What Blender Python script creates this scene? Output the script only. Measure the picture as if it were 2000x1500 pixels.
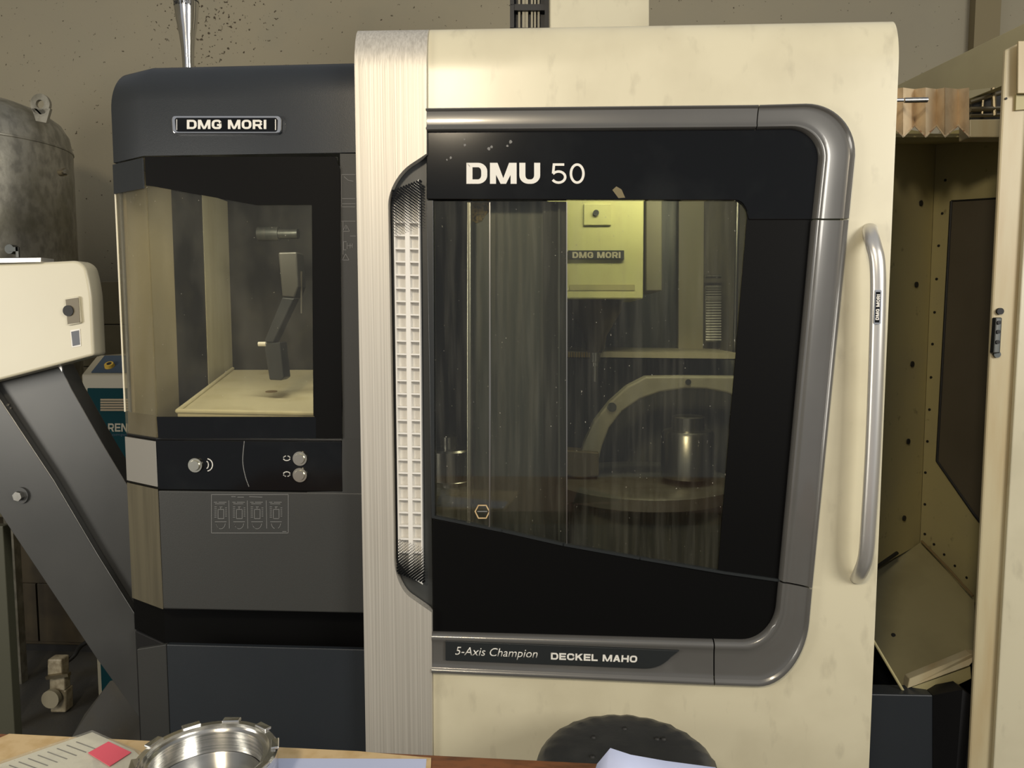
import bpy, bmesh, math, random
from mathutils import Vector, Matrix
random.seed(7)
for o in list(bpy.data.objects): bpy.data.objects.remove(o)
SC = bpy.context.scene; COL = SC.collection
# ---------------------------------------------------------------- camera
CAM = Vector((0, -1.7, 1.55)); F = 1500.0
PITCH, YAW, ROLL = math.radians(-4.7), math.radians(3.6), math.radians(-0.12)
ROT = Matrix.Rotation(YAW, 3, 'Z') @ Matrix.Rotation(math.pi/2 + PITCH, 3, 'X') @ Matrix.Rotation(ROLL, 3, 'Z')
cd = bpy.data.cameras.new('camera'); cam = bpy.data.objects.new('camera', cd); COL.objects.link(cam)
cd.sensor_width = 36; cd.lens = 27; cd.clip_start = 0.02
cam.matrix_world = Matrix.Translation(CAM) @ ROT.to_4x4(); SC.camera = cam
# ---------------------------------------------------------------- world, lights, exposure
w = bpy.data.worlds.new('world'); SC.world = w; w.use_nodes = True
w.node_tree.nodes['Background'].inputs[0].default_value = (0.93, 0.95, 1.0, 1)
w.node_tree.nodes['Background'].inputs[1].default_value = 0.27
SC.view_settings.view_transform = 'Standard'; SC.view_settings.look = 'None'
SC.view_settings.exposure = 0.38; SC.view_settings.gamma = 1; SC.view_settings.use_curve_mapping = False
def area(name, loc, target, sx, sy, power, col):
    l = bpy.data.lights.new(name, 'AREA'); l.shape = 'RECTANGLE'; l.size = sx; l.size_y = sy
    l.energy = power; l.color = col
    o = bpy.data.objects.new(name, l); COL.objects.link(o); o.location = loc
    d = Vector(target) - Vector(loc); o.rotation_euler = d.to_track_quat('-Z', 'Y').to_euler(); return o
area('window_daylight', (3.0, -3.0, 2.6), (0.3, 0, 1.3), 1.6, 1.3, 80, (1.0, 0.955, 0.87))
area('ceiling_lamp_light', (-0.70, -3.1, 2.98), (-0.25, 0, 2.0), 0.40, 0.40, 34, (1.0, 0.85, 0.62)).data.shape = 'DISK'
area('left_window_light', (-3.05, -1.9, 1.52), (-1.2, 0.6, 1.4), 1.1, 1.1, 30, (1.0, 0.95, 0.86))
area('machine_fill_light', (0.30, 0.22, 2.02), (0.25, 0.75, 1.3), 0.5, 0.08, 2.2, (1.0, 0.95, 0.66))  # fill light added for the spindle area, no lamp seen there
area('cabinet_fill_light', (-0.70, 0.16, 1.90), (-0.66, 0.55, 1.35), 0.30, 0.06, 2.0, (1.0, 0.95, 0.78))  # unseen source, added to brighten the tray and cabinet interior
# ---------------------------------------------------------------- geometry helpers
def ray(px, py): return ROT @ Vector(((px-1000)/F, -(py-750)/F, -1))
def P(px, py, Y):
    d = ray(px, py); return CAM + d*((Y-CAM.y)/d.y)
def PZ(px, py, Z):
    d = ray(px, py); return CAM + d*((Z-CAM.z)/d.z)
def proj(v):
    q = ROT.transposed() @ (Vector(v)-CAM); return (1000+F*q.x/-q.z, 750-F*q.y/-q.z)
W = {}
def obj(name, src, mat, parent=None, smooth=False, bevel=0, seg=2, label=None, shared=None):
    if shared is not None: me, ctr = shared
    else:
        if isinstance(src, bmesh.types.BMesh):
            bmesh.ops.recalc_face_normals(src, faces=src.faces)
            me = bpy.data.meshes.new(name); src.to_mesh(me); src.free()
        else: me = src; me.name = name
        co = [v.co for v in me.vertices]
        ctr = Vector([(min(c[i] for c in co)+max(c[i] for c in co))/2 for i in range(3)])
        ctr.z = min(c.z for c in co)
        me.transform(Matrix.Translation(-ctr))
        if mat: me.materials.append(mat)
        if smooth:
            for p in me.polygons: p.use_smooth = True
            if smooth != 'all': me.set_sharp_from_angle(angle=math.radians(38))
    o = bpy.data.objects.new(name, me); COL.objects.link(o); W[o.name] = ctr
    if parent:
        o.parent = parent; o.matrix_parent_inverse = Matrix.Translation(-W[parent.name])
    o.location = ctr
    if bevel:
        m = o.modifiers.new('bevel', 'BEVEL'); m.width = bevel; m.segments = seg; m.limit_method = 'ANGLE'; m.angle_limit = math.radians(40)
        m.harden_normals = bool(smooth)
    if label: o['label'] = label
    return o
def tag(o, label, cat, group=None):
    o['label'] = label; o['category'] = cat
    if group: o['group'] = group
    return o
def struct(o): o['kind'] = 'structure'; return o
def thing(name, loc, label, cat, group=None):
    o = bpy.data.objects.new(name, None); COL.objects.link(o); o.location = loc; W[o.name] = Vector(loc); o.empty_display_size = .1
    return tag(o, label, cat, group)
def rp(pts, n=8):
    """polyline with rounded corners: (x, y) or (x, y, r)"""
    out = []; L = len(pts)
    for i, p in enumerate(pts):
        if len(p) == 2: out.append(p); continue
        a = Vector(pts[i-1][:2]); b = Vector(p[:2]); c = Vector(pts[(i+1) % L][:2]); r = p[2]
        s = b+(a-b).normalized()*r; e = b+(c-b).normalized()*r; k = .55
        for j in range(n+1):
            t = j/n; c1 = s.lerp(b, k); c2 = e.lerp(b, k)
            q = s*(1-t)**3+c1*3*t*(1-t)**2+c2*3*t*t*(1-t)+e*t**3; out.append((q.x, q.y))
    return out
def extr(bm, pts, vec):
    a = [bm.verts.new(p) for p in pts]; b = [bm.verts.new(Vector(p)+vec) for p in pts]
    bm.faces.new(a); bm.faces.new(b[::-1]); n = len(a)
    for i in range(n): bm.faces.new((a[i], b[i], b[(i+1) % n], a[(i+1) % n]))
def prism(pts, Y0, Y1, bm=None):
    bm = bm or bmesh.new(); extr(bm, [P(x, y, Y0) for x, y in pts], Vector((0, Y1-Y0, 0))); return bm
def slab(pts, vec, bm=None):          # pts (px, py, Y), vec = thickness
    bm = bm or bmesh.new(); extr(bm, [P(*p) for p in pts], Vector(vec)); return bm
def rect(x0, y0, x1, y1): return [(x0, y0), (x1, y0), (x1, y1), (x0, y1)]
def box(a, b, bm=None):
    bm = bm or bmesh.new()
    extr(bm, [(a[0], a[1], a[2]), (b[0], a[1], a[2]), (b[0], b[1], a[2]), (a[0], b[1], a[2])], Vector((0, 0, b[2]-a[2]))); return bm
def cyl(c, r, axis, L, n=24, r2=None, bm=None):
    bm = bm or bmesh.new(); r2 = r if r2 is None else r2; axis = Vector(axis).normalized(); c = Vector(c)
    u = axis.orthogonal().normalized(); v = axis.cross(u)
    A = [bm.verts.new(c+(u*math.cos(i*math.tau/n)+v*math.sin(i*math.tau/n))*r) for i in range(n)]
    B = [bm.verts.new(c+axis*L+(u*math.cos(i*math.tau/n)+v*math.sin(i*math.tau/n))*r2) for i in range(n)]
    bm.faces.new(A[::-1]); bm.faces.new(B)
    for i in range(n): bm.faces.new((A[i], A[(i+1) % n], B[(i+1) % n], B[i]))
    return bm
def lathe(c, prof, n=48, bm=None, ax='Z'):
    bm = bm or bmesh.new(); c = Vector(c); rings = []
    for r, z in prof:
        if r < 1e-6: rings.append([bm.verts.new(c+Vector((0, 0, z)))]*n)
        else: rings.append([bm.verts.new(c+Vector((r*math.cos(i*math.tau/n), r*math.sin(i*math.tau/n), z))) for i in range(n)])
    for a, b in zip(rings, rings[1:]):
        for i in range(n):
            f = []
            for v in (a[i], a[(i+1) % n], b[(i+1) % n], b[i]):
                if v not in f: f.append(v)
            if len(f) > 2: bm.faces.new(f)
    return bm
def tube(path, rad, n=16, bm=None, sq=(1, 1)):
    bm = bm or bmesh.new(); path = [Vector(p) for p in path]; rings = []; u = None
    for i, p in enumerate(path):
        t = (path[min(i+1, len(path)-1)]-path[max(i-1, 0)]).normalized()
        u = Vector((1, 0, 0)) if u is None else u
        u = (u-t*u.dot(t)).normalized(); v = t.cross(u); r = rad[i] if isinstance(rad, list) else rad
        rings.append([bm.verts.new(p+u*math.cos(k*math.tau/n)*r*sq[0]+v*math.sin(k*math.tau/n)*r*sq[1]) for k in range(n)])
    for a, b in zip(rings, rings[1:]):
        for i in range(n): bm.faces.new((a[i], a[(i+1) % n], b[(i+1) % n], b[i]))
    bm.faces.new(rings[0][::-1]); bm.faces.new(rings[-1]); return bm
def spline(pts, m=8):
    out = []; pts = [Vector(p) for p in pts]
    for i in range(len(pts)-1):
        a = pts[max(i-1, 0)]; b = pts[i]; c = pts[i+1]; d = pts[min(i+2, len(pts)-1)]
        for j in range(m):
            t = j/m; out.append(.5*((2*b)+(c-a)*t+(2*a-5*b+4*c-d)*t*t+(3*b-a-3*c+d)*t**3))
    out.append(pts[-1]); return out
def ribbon(lines, w, Y, th=.0006, bm=None):
    bm = bm or bmesh.new()
    for ln in lines:
        for a, b in zip(ln, ln[1:]):
            a = Vector(a); b = Vector(b); d = b-a
            if d.length < 1e-6: continue
            d.normalize(); nrm = Vector((-d.y, d.x))*w/2; a2 = a-d*w*.3; b2 = b+d*w*.3
            prism([tuple(a2+nrm), tuple(b2+nrm), tuple(b2-nrm), tuple(a2-nrm)], Y, Y+th, bm)
    return bm
def arc(cx, cy, rx, ry, a0, a1, n=10):
    return [(cx+rx*math.cos(math.radians(a0+(a1-a0)*i/n)), cy+ry*math.sin(math.radians(a0+(a1-a0)*i/n))) for i in range(n+1)]
def text_mesh(s, fn, offset=0, shear=0, depth=.0, spacing=1.0):
    c = bpy.data.curves.new('t', 'FONT'); c.body = s; c.offset = offset; c.shear = shear; c.resolution_u = 4; c.space_character = spacing
    o = bpy.data.objects.new('t', c); COL.objects.link(o)
    dg = bpy.context.evaluated_depsgraph_get(); dg.update()
    me = bpy.data.meshes.new_from_object(o.evaluated_get(dg)); bpy.data.objects.remove(o)
    xs = [v.co.x for v in me.vertices]; ys = [v.co.y for v in me.vertices]
    x0, x1 = min(xs), max(xs); cap0 = min(ys); cap1 = max(ys)
    for v in me.vertices:
        v.co = fn((v.co.x-x0)/(x1-x0), (cap1-v.co.y)/(cap1-cap0))
    return me
def text(name, s, quad, Y, mat, parent, offset=0, shear=0, rot=False, spacing=1.0, label=None):
    """quad: tl, tr, br, bl pixel corners of the lettering, laid on the plane Y"""
    tl, tr, br, bl = [Vector(q) for q in quad]
    def fn(u, v):
        p = tl.lerp(tr, u).lerp(bl.lerp(br, u), v); return P(p.x, p.y, Y)
    me = text_mesh(s, fn, offset, shear, spacing=spacing)
    o = obj(name, me, mat, parent, label=label)
    m = o.modifiers.new('solid', 'SOLIDIFY'); m.thickness = .0008; m.offset = 0
    return o
def glyph(ch, W_, t, hw):
    """strokes of one capital: list of (points, closed) with centre lines, plus filled polygons"""
    a, b = hw/2, t/2; r = .40
    def rr(p): return rp(p, 6)
    r = .30; x0, x1, y0, y1 = a, W_-a, b, 1-b; S = []; Fp = []
    def op(p):                      # open path with rounded inner corners
        q = [p[0]]; 
        full = rr([p[0][:2]]+list(p[1:-1])+[p[-1][:2]]); return full
    if ch == 'D': S.append(rr([(x0, y0), (x1, y0, r), (x1, y1, r), (x0, y1)])+[(x0, y0), (x0+.02, y0)])
    elif ch in 'O': S.append(rr([(x0, y0, r), (x1, y0, r), (x1, y1, r), (x0, y1, r)])); S[-1].append(S[-1][0])
    elif ch == '0': S.append(arc(W_/2, .5, W_/2-a, .5-b, 0, 360, 28))
    elif ch == '5': S.append([(x1*.93, y0), (x0+.06, y0), (x0+.02, .50)]); S.append([(x0+.02, .50)]+arc(W_/2-.02, .67, W_/2-a+.02, .33-b, -140, 150, 20))
    elif ch == 'U': S.append(op([(x0, 0), (x0, y1, r), (x1, y1, r), (x1, 0)]))
    elif ch == 'C': S.append(op([(x1, .34), (x1, y0, r*.9), (x0, y0, r), (x0, y1, r), (x1, y1, r*.9), (x1, .66)]))
    elif ch == 'G': S.append(op([(x1, .34), (x1, y0, r*.8), (x0, y0, r), (x0, y1, r), (x1, y1, r*.5), (x1, .56), (W_*.55, .56)]))
    elif ch == 'R': S.append(op([(x0, 1), (x0, y0), (x1, y0, .25), (x1, .58, .25), (x0, .58)])); Fp.append([(W_*.45, .6), (W_*.45+hw*1.1, .6), (W_, 1), (W_-hw*1.2, 1)])
    elif ch == 'M': S += [[(x0, 0), (x0, 1)], [(x1, 0), (x1, 1)]]; Fp += [[(0, 0), (hw*1.25, 0), (W_/2+hw*.35, 1), (W_/2-hw*.45, 1)], [(W_-hw*1.25, 0), (W_, 0), (W_/2+hw*.45, 1), (W_/2-hw*.35, 1)]]
    elif ch == 'N': S += [[(x0, 0), (x0, 1)], [(x1, 0), (x1, 1)]]; Fp += [[(0, 0), (hw*1.2, 0), (W_, 1), (W_-hw*1.2, 1)]]
    elif ch == 'I': S.append([(x0, 0), (x0, 1)])
    elif ch == 'L': S += [[(x0, 0), (x0, 1)], [(x0, y1), (W_, y1)]]
    elif ch == 'E': S += [[(x0, 0), (x0, 1)], [(x0, y0), (W_, y0)], [(x0, .5), (W_*.93, .5)], [(x0, y1), (W_, y1)]]
    elif ch == 'H': S += [[(x0, 0), (x0, 1)], [(x1, 0), (x1, 1)], [(x0, .5), (x1, .5)]]
    elif ch == 'K': S.append([(x0, 0), (x0, 1)]); Fp += [[(W_-hw*1.3, 0), (W_, 0), (hw*1.1, .68), (hw*.6, .45)], [(W_*.32, .45), (W_*.32+hw, .36), (W_, 1), (W_-hw*1.3, 1)]]
    elif ch == 'A': Fp += [[(W_/2-hw*.6, 0), (W_/2+hw*.55, 0), (hw*1.15, 1), (0, 1)], [(W_/2-hw*.55, 0), (W_/2+hw*.6, 0), (W_, 1), (W_-hw*1.15, 1)], [(W_*.22, .6), (W_*.78, .6), (W_*.84, .6+t*.85), (W_*.16, .6+t*.85)]]
    return S, Fp
def letters(name, word, quad, Y, m, parent, t=.22, hw=None, wide=1.0, depth=.0008):
    """capitals built from strokes, laid into a pixel quad on the plane Y"""
    hw = hw or t*1.25; wid = {'I': hw, 'M': 1.28*wide, 'E': .92*wide, 'L': .85*wide, ' ': .40*wide, '0': .62*wide, '5': .62*wide}
    x = 0; items = []
    for c in word: items.append((c, x, wid.get(c, 1.0*wide))); x += wid.get(c, 1.0*wide)+.13*wide
    tot = x-.13*wide; tl, tr, br, bl = [Vector(q) for q in quad]; bm = bmesh.new()
    def mp(u, v): u /= tot; p = tl.lerp(tr, u).lerp(bl.lerp(br, u), v); return P(p.x, p.y, Y)
    kk_ = 0
    for c, ox, cw in items:
        kk_ = 0
        S, Fp = glyph(c, cw, t, hw)
        for f in Fp:
            kk_ += 1; extr(bm, [mp(ox+u, v)-Vector((0, kk_*3e-5, 0)) for u, v in f], Vector((0, depth, 0)))
        for ln in S:
            ls, rs = [], []; n = len(ln); closed = (Vector(ln[0])-Vector(ln[-1])).length < 1e-5
            for i in range(n):
                p0 = Vector(ln[i-1]) if i else (Vector(ln[-2]) if closed else None); p1 = Vector(ln[i]); p2 = Vector(ln[i+1]) if i < n-1 else (Vector(ln[1]) if closed else None)
                d1 = (p1-p0).normalized() if p0 is not None and (p1-p0).length > 1e-7 else None; d2 = (p2-p1).normalized() if p2 is not None and (p2-p1).length > 1e-7 else None
                if d1 is None: d1 = d2
                if d2 is None: d2 = d1
                nn = Vector((-(d1+d2).y, (d1+d2).x)); nn = nn.normalized() if nn.length > 1e-6 else Vector((-d1.y, d1.x)); k = 1/max(.5, nn.dot(Vector((-d1.y, d1.x))))
                off = Vector((nn.x*hw/2, nn.y*t/2))*k; ls.append(p1+off); rs.append(p1-off)
            for i in range(n-1):
                if (ls[i]-ls[i+1]).length+(rs[i]-rs[i+1]).length < 1e-6: continue
                kk_ += 1; extr(bm, [mp(ox+q.x, q.y)-Vector((0, (kk_ % 9)*3e-5, 0)) for q in (ls[i], ls[i+1], rs[i+1], rs[i])], Vector((0, depth, 0)))
    return obj(name, bm, m, parent)
# ---------------------------------------------------------------- materials
def mat(name, col, rough=.5, metal=0, spec=.5, coat=0, noise=None, bump=None, noise2=None):
    """noise = (scale xyz, colour2, lo, hi)   bump = (scale xyz, strength)"""
    m = bpy.data.materials.new(name); m.use_nodes = True; nt = m.node_tree; b = nt.nodes['Principled BSDF']
    b.inputs['Base Color'].default_value = (*col, 1); b.inputs['Roughness'].default_value = rough
    b.inputs['Metallic'].default_value = metal; b.inputs['Specular IOR Level'].default_value = spec; b.inputs['Coat Weight'].default_value = coat
    b.inputs['Coat Roughness'].default_value = .08
    tc = nt.nodes.new('ShaderNodeNewGeometry')
    def nz(sc, detail=5):
        mp = nt.nodes.new('ShaderNodeMapping'); mp.inputs['Scale'].default_value = sc if isinstance(sc, tuple) else (sc,)*3
        n = nt.nodes.new('ShaderNodeTexNoise'); n.inputs['Scale'].default_value = 1; n.inputs['Detail'].default_value = detail
        nt.links.new(tc.outputs['Position'], mp.inputs[0]); nt.links.new(mp.outputs[0], n.inputs['Vector']); return n.outputs['Fac']
    cur = None
    for q in (noise, noise2):
        if not q: continue
        sc, c2, lo, hi = q; r = nt.nodes.new('ShaderNodeMapRange'); r.inputs[1].default_value = lo; r.inputs[2].default_value = hi
        nt.links.new(nz(sc), r.inputs[0]); mx = nt.nodes.new('ShaderNodeMix'); mx.data_type = 'RGBA'
        if cur is None: mx.inputs[6].default_value = (*col, 1)
        else: nt.links.new(cur, mx.inputs[6])
        mx.inputs[7].default_value = (*c2, 1); nt.links.new(r.outputs[0], mx.inputs[0]); cur = mx.outputs[2]
    if cur: nt.links.new(cur, b.inputs['Base Color'])
    if bump:
        bp = nt.nodes.new('ShaderNodeBump'); bp.inputs['Strength'].default_value = bump[1]; bp.inputs['Distance'].default_value = .002
        nt.links.new(nz(bump[0]), bp.inputs['Height']); nt.links.new(bp.outputs[0], b.inputs['Normal'])
    return m
def glass(name, tint, dirt, dirt_col=(.6, .58, .48), scale=(60, 60, 6), lo=.5, hi=.8, base=.0, rough=.03, refl=1.0):
    m = bpy.data.materials.new(name); m.use_nodes = True; nt = m.node_tree; nt.nodes.clear(); N = nt.nodes.new; Lk = nt.links.new
    out = N('ShaderNodeOutputMaterial'); tr = N('ShaderNodeBsdfTransparent'); tr.inputs[0].default_value = (*tint, 1)
    gl = N('ShaderNodeBsdfGlossy'); gl.inputs['Roughness'].default_value = rough; df = N('ShaderNodeBsdfDiffuse'); df.inputs[0].default_value = (*dirt_col, 1)
    g = N('ShaderNodeNewGeometry'); mp = N('ShaderNodeMapping'); mp.inputs['Scale'].default_value = scale; n = N('ShaderNodeTexNoise'); n.inputs['Scale'].default_value = 1; n.inputs['Detail'].default_value = 6
    Lk(g.outputs['Position'], mp.inputs[0]); Lk(mp.outputs[0], n.inputs['Vector'])
    r = N('ShaderNodeMapRange'); r.inputs[1].default_value = lo; r.inputs[2].default_value = hi; r.inputs[3].default_value = base; r.inputs[4].default_value = dirt; Lk(n.outputs['Fac'], r.inputs[0])
    mp2 = N('ShaderNodeMapping'); mp2.inputs['Scale'].default_value = (220, 220, 160); n2 = N('ShaderNodeTexNoise'); n2.inputs['Scale'].default_value = 1; Lk(g.outputs['Position'], mp2.inputs[0]); Lk(mp2.outputs[0], n2.inputs['Vector'])
    r2 = N('ShaderNodeMapRange'); r2.inputs[1].default_value = .74; r2.inputs[2].default_value = .78; r2.inputs[3].default_value = 0; r2.inputs[4].default_value = .5; Lk(n2.outputs['Fac'], r2.inputs[0])
    ad = N('ShaderNodeMath'); ad.operation = 'ADD'; Lk(r.outputs[0], ad.inputs[0]); Lk(r2.outputs[0], ad.inputs[1])
    m1 = N('ShaderNodeMixShader'); Lk(ad.outputs[0], m1.inputs[0]); Lk(tr.outputs[0], m1.inputs[1]); Lk(df.outputs[0], m1.inputs[2])
    lw = N('ShaderNodeLayerWeight'); lw.inputs[0].default_value = .5; pw = N('ShaderNodeMath'); pw.operation = 'POWER'; pw.inputs[1].default_value = 5; Lk(lw.outputs['Facing'], pw.inputs[0])
    mu = N('ShaderNodeMath'); mu.operation = 'MULTIPLY_ADD'; mu.inputs[1].default_value = .9*refl; mu.inputs[2].default_value = .035*refl; Lk(pw.outputs[0], mu.inputs[0])
    m2 = N('ShaderNodeMixShader'); Lk(mu.outputs[0], m2.inputs[0]); Lk(m1.outputs[0], m2.inputs[1]); Lk(gl.outputs[0], m2.inputs[2]); Lk(m2.outputs[0], out.inputs[0])
    return m
M = {}
M['cream'] = mat('cream_paint', (.67, .62, .45), .36, spec=.5, coat=.35, noise=(5, (.56, .51, .36), .45, .80), noise2=((24, 24, 11), (.42, .38, .27), .58, .90))
M['cream'].node_tree.nodes['Principled BSDF'].inputs['Coat Roughness'].default_value = .22
M['alu'] = mat('brushed_aluminium', (.68, .645, .57), .46, .5, noise=((260, 260, 1.2), (.49, .46, .40), .35, .72), bump=((400, 400, 2), .2))
M['alu_smooth'] = mat('satin_aluminium', (.66, .645, .61), .32, .75)
M['trim'] = mat('grey_trim_paint', (.14, .137, .128), .28, .30, coat=.6, noise=(8, (.125, .122, .115), .4, .8))
M['trim_plate'] = mat('grey_plate', (.018, .021, .022), .35)
M['slate'] = mat('slate_paint', (.017, .021, .026), .42, noise=(4, (.021, .025, .029), .4, .8), bump=(500, .1))
M['panel'] = mat('lower_panel_paint', (.034, .035, .033), .5, noise=(3, (.04, .04, .036), .4, .8), bump=(500, .1))
M['black'] = mat('black_paint', (.010, .010, .011), .45, noise=(6, (.02, .02, .018), .55, .9))
M['gloss'] = mat('black_gloss', (.004, .0045, .005), .12, spec=.3, noise=(7, (.011, .012, .012), .5, .8))
M['frit'] = mat('black_frit', (.003, .003, .003), .5, spec=.1)
M['white'] = mat('white_print', (.78, .76, .70), .5)
M['grey_print'] = mat('grey_print', (.17, .17, .165), .5)
M['chrome'] = mat('chrome', (.72, .72, .72), .14, 1)
M['steel'] = mat('steel', (.42, .41, .38), .28, 1, noise=((90, 90, 4), (.30, .29, .26), .4, .75))
M['dark_steel'] = mat('dark_steel', (.085, .092, .09), .42, .75, noise=((70, 70, 3), (.13, .13, .12), .45, .75))
M['streaked'] = mat('streaked_plate', (.10, .105, .10), .5, .3, noise=((90, 90, 5), (.17, .17, .15), .45, .75))
M['head'] = mat('spindle_head_paint', (.58, .58, .27), .45, noise=((12, 12, 8), (.50, .48, .22), .5, .8))
M['int_white'] = mat('tray_white', (.62, .58, .42), .45, noise=(9, (.48, .43, .28), .5, .85))
M['int_beige'] = mat('beige_liner', (.27, .24, .165), .5, noise=((6, 6, 2), (.20, .178, .12), .4, .8))
M['pale_post'] = mat('pale_post', (.52, .49, .36), .5, noise=((30, 30, 2), (.42, .39, .27), .4, .8))
M['led'] = mat('reflector_plastic', (.80, .78, .73), .35)
M['rubber'] = mat('rubber', (.012, .012, .012), .6)
M['olive'] = mat('old_cream_paint', (.46, .405, .20), .5, noise=(6, (.42, .37, .20), .45, .8), noise2=(28, (.20, .17, .09), .66, .8))
M['oldcream'] = mat('yellowed_paint', (.56, .49, .31), .42, noise=((14, 14, 2.2), (.48, .37, .20), .45, .75))
M['bellows'] = mat('bellows_fabric', (.76, .61, .40), .55, noise=((25, 25, 25), (.58, .44, .27), .45, .8), noise2=(60, (.42, .16, .07), .70, .80))
M['rust'] = mat('rust_edge', (.60, .50, .34), .5, noise=(90, (.30, .10, .04), .5, .7))
M['darkwin'] = mat('dull_window', (.105, .09, .065), .35, noise=(5, (.125, .108, .08), .4, .8))
M['galv'] = mat('galvanised_steel', (.34, .325, .27), .42, .6, noise=((34, 34, 20), (.22, .21, .175), .42, .62), noise2=(7, (.17, .16, .11), .50, .80), bump=(60, .3))
M['brass'] = mat('fitting_metal', (.28, .24, .16), .35, .9)
M['pump_cream'] = mat('cast_fitting', (.42, .37, .26), .5, noise=(50, (.24, .2, .13), .4, .7))
M['conv_cream'] = mat('conveyor_cream', (.58, .54, .40), .36, noise=(3, (.53, .49, .36), .4, .8))
M['conv_dark'] = mat('conveyor_dark', (.055, .056, .054), .38, .2, noise=(4, (.07, .07, .066), .4, .8))
M['teal'] = mat('teal_paint', (.003, .035, .042), .75, spec=.12)
M['comp_grey'] = mat('compressor_grey', (.30, .27, .19), .5)
M['comp_blue'] = mat('panel_blue', (.05, .07, .095), .6, spec=.2)
M['yellow'] = mat('yellow_knob', (.50, .33, .05), .45)
M['louvre'] = mat('louvre_tan', (.24, .17, .08), .5)
M['tile'] = mat('beige_tile', (.23, .20, .125), .3, noise=(9, (.19, .165, .10), .4, .8))
M['grout'] = mat('grout', (.05, .042, .03), .9)
M['wood'] = mat('red_wood', (.20, .075, .028), .5, noise=((30, 90, 30), (.09, .035, .015), .45, .7))
M['board'] = mat('fibre_board', (.62, .46, .25), .6, noise=(40, (.52, .36, .17), .45, .7))
M['paper'] = mat('paper', (.50, .56, .78), .7)
M['sheet'] = mat('printed_sheet', (.86, .84, .76), .5, noise=(30, (.74, .71, .62), .5, .8))
M['pink'] = mat('pink_label', (.80, .12, .17), .6)
M['stool'] = mat('black_vinyl', (.028, .029, .030), .42, noise=(20, (.040, .041, .041), .45, .8), bump=(60, .35))
M['turned'] = mat('turned_aluminium', (.74, .73, .70), .22, 1, noise=((10, 10, 500), (.5, .5, .48), .4, .7))
M['dark_gap'] = mat('dark_mechanism', (.02, .018, .013), .6)
M['floor'] = mat('dark_floor', (.065, .064, .06), .55, noise=(7, (.07, .062, .045), .45, .8), noise2=(160, (.16, .15, .13), .68, .8), bump=(80, .4))
M['brown_shade'] = mat('shade_box_brown', (.055, .042, .022), .6, noise=(9, (.03, .022, .012), .4, .7))  # dark brown stands for the shade on the wall tiles
M['door_glass'] = glass('door_glass', (.84, .84, .78), .04, scale=(75, 75, 5), lo=.46, hi=.82, base=.006)
M['side_glass'] = glass('side_glass', (.90, .88, .80), .05, scale=(14, 14, 6), lo=.45, hi=.85, base=.008)
M['side_glass_edge'] = glass('side_glass_edge', (.90, .87, .78), .13, scale=(14, 14, 6), lo=.4, hi=.85, base=.05)
M['sleeve'] = glass('plastic_sleeve', (.95, .95, .93), .25, dirt_col=(.8, .8, .75), scale=(20, 20, 20), base=.08)
# wall with a cluster of oil specks
def wall_mat():
    m = mat('plaster_wall', (.31, .275, .19), .85, noise=(1.2, (.27, .245, .18), .35, .7), noise2=(6, (.285, .26, .185), .5, .8), bump=(90, .25))
    nt = m.node_tree; N = nt.nodes.new; Lk = nt.links.new; b = nt.nodes['Principled BSDF']; src = b.inputs['Base Color'].links[0].from_socket
    g = N('ShaderNodeNewGeometry')
    c = P(400, 40, 1.88); d = N('ShaderNodeVectorMath'); d.operation = 'DISTANCE'; d.inputs[1].default_value = c; Lk(g.outputs['Position'], d.inputs[0])
    fall = N('ShaderNodeMapRange'); fall.inputs[1].default_value = .05; fall.inputs[2].default_value = .42; fall.inputs[3].default_value = .10; fall.inputs[4].default_value = 0; Lk(d.outputs['Value'], fall.inputs[0])
    n = N('ShaderNodeTexNoise'); n.inputs['Scale'].default_value = 62; n.inputs['Detail'].default_value = 2; Lk(g.outputs['Position'], n.inputs['Vector'])
    s = N('ShaderNodeMath'); s.operation = 'ADD'; Lk(n.outputs['Fac'], s.inputs[0]); Lk(fall.outputs[0], s.inputs[1])
    r = N('ShaderNodeMapRange'); r.inputs[1].default_value = .70; r.inputs[2].default_value = .75; Lk(s.outputs[0], r.inputs[0])
    mx = N('ShaderNodeMix'); mx.data_type = 'RGBA'; mx.inputs[7].default_value = (.06, .045, .025, 1); Lk(src, mx.inputs[6]); Lk(r.outputs[0], mx.inputs[0]); Lk(mx.outputs[2], b.inputs['Base Color'])
    return m
M['wall'] = wall_mat()
# ================================================================ SETTING
WY = 1.9
struct(obj('floor', box((-4.2, -4.5, -.1), (4.2, WY+.1, 0)), M['floor']))
struct(obj('wall_back', box((-4.2, WY, 0), (4.2, WY+.15, 4.2)), M['wall']))
struct(obj('wall_left', box((-4.35, -4.5, 0), (-4.2, WY+.15, 4.2)), M['wall']))
struct(obj('wall_right', box((4.2, -4.5, 0), (4.35, WY+.15, 4.2)), M['wall']))
a = P(1905, 20, WY-.05); b = P(1955, 20, WY-.05)
pil = struct(obj('trim_1', box((a.x, WY-.05, 0), (b.x, WY-.001, 4.2)), mat('brown_pilaster', (.20, .165, .09), .8)))
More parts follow.
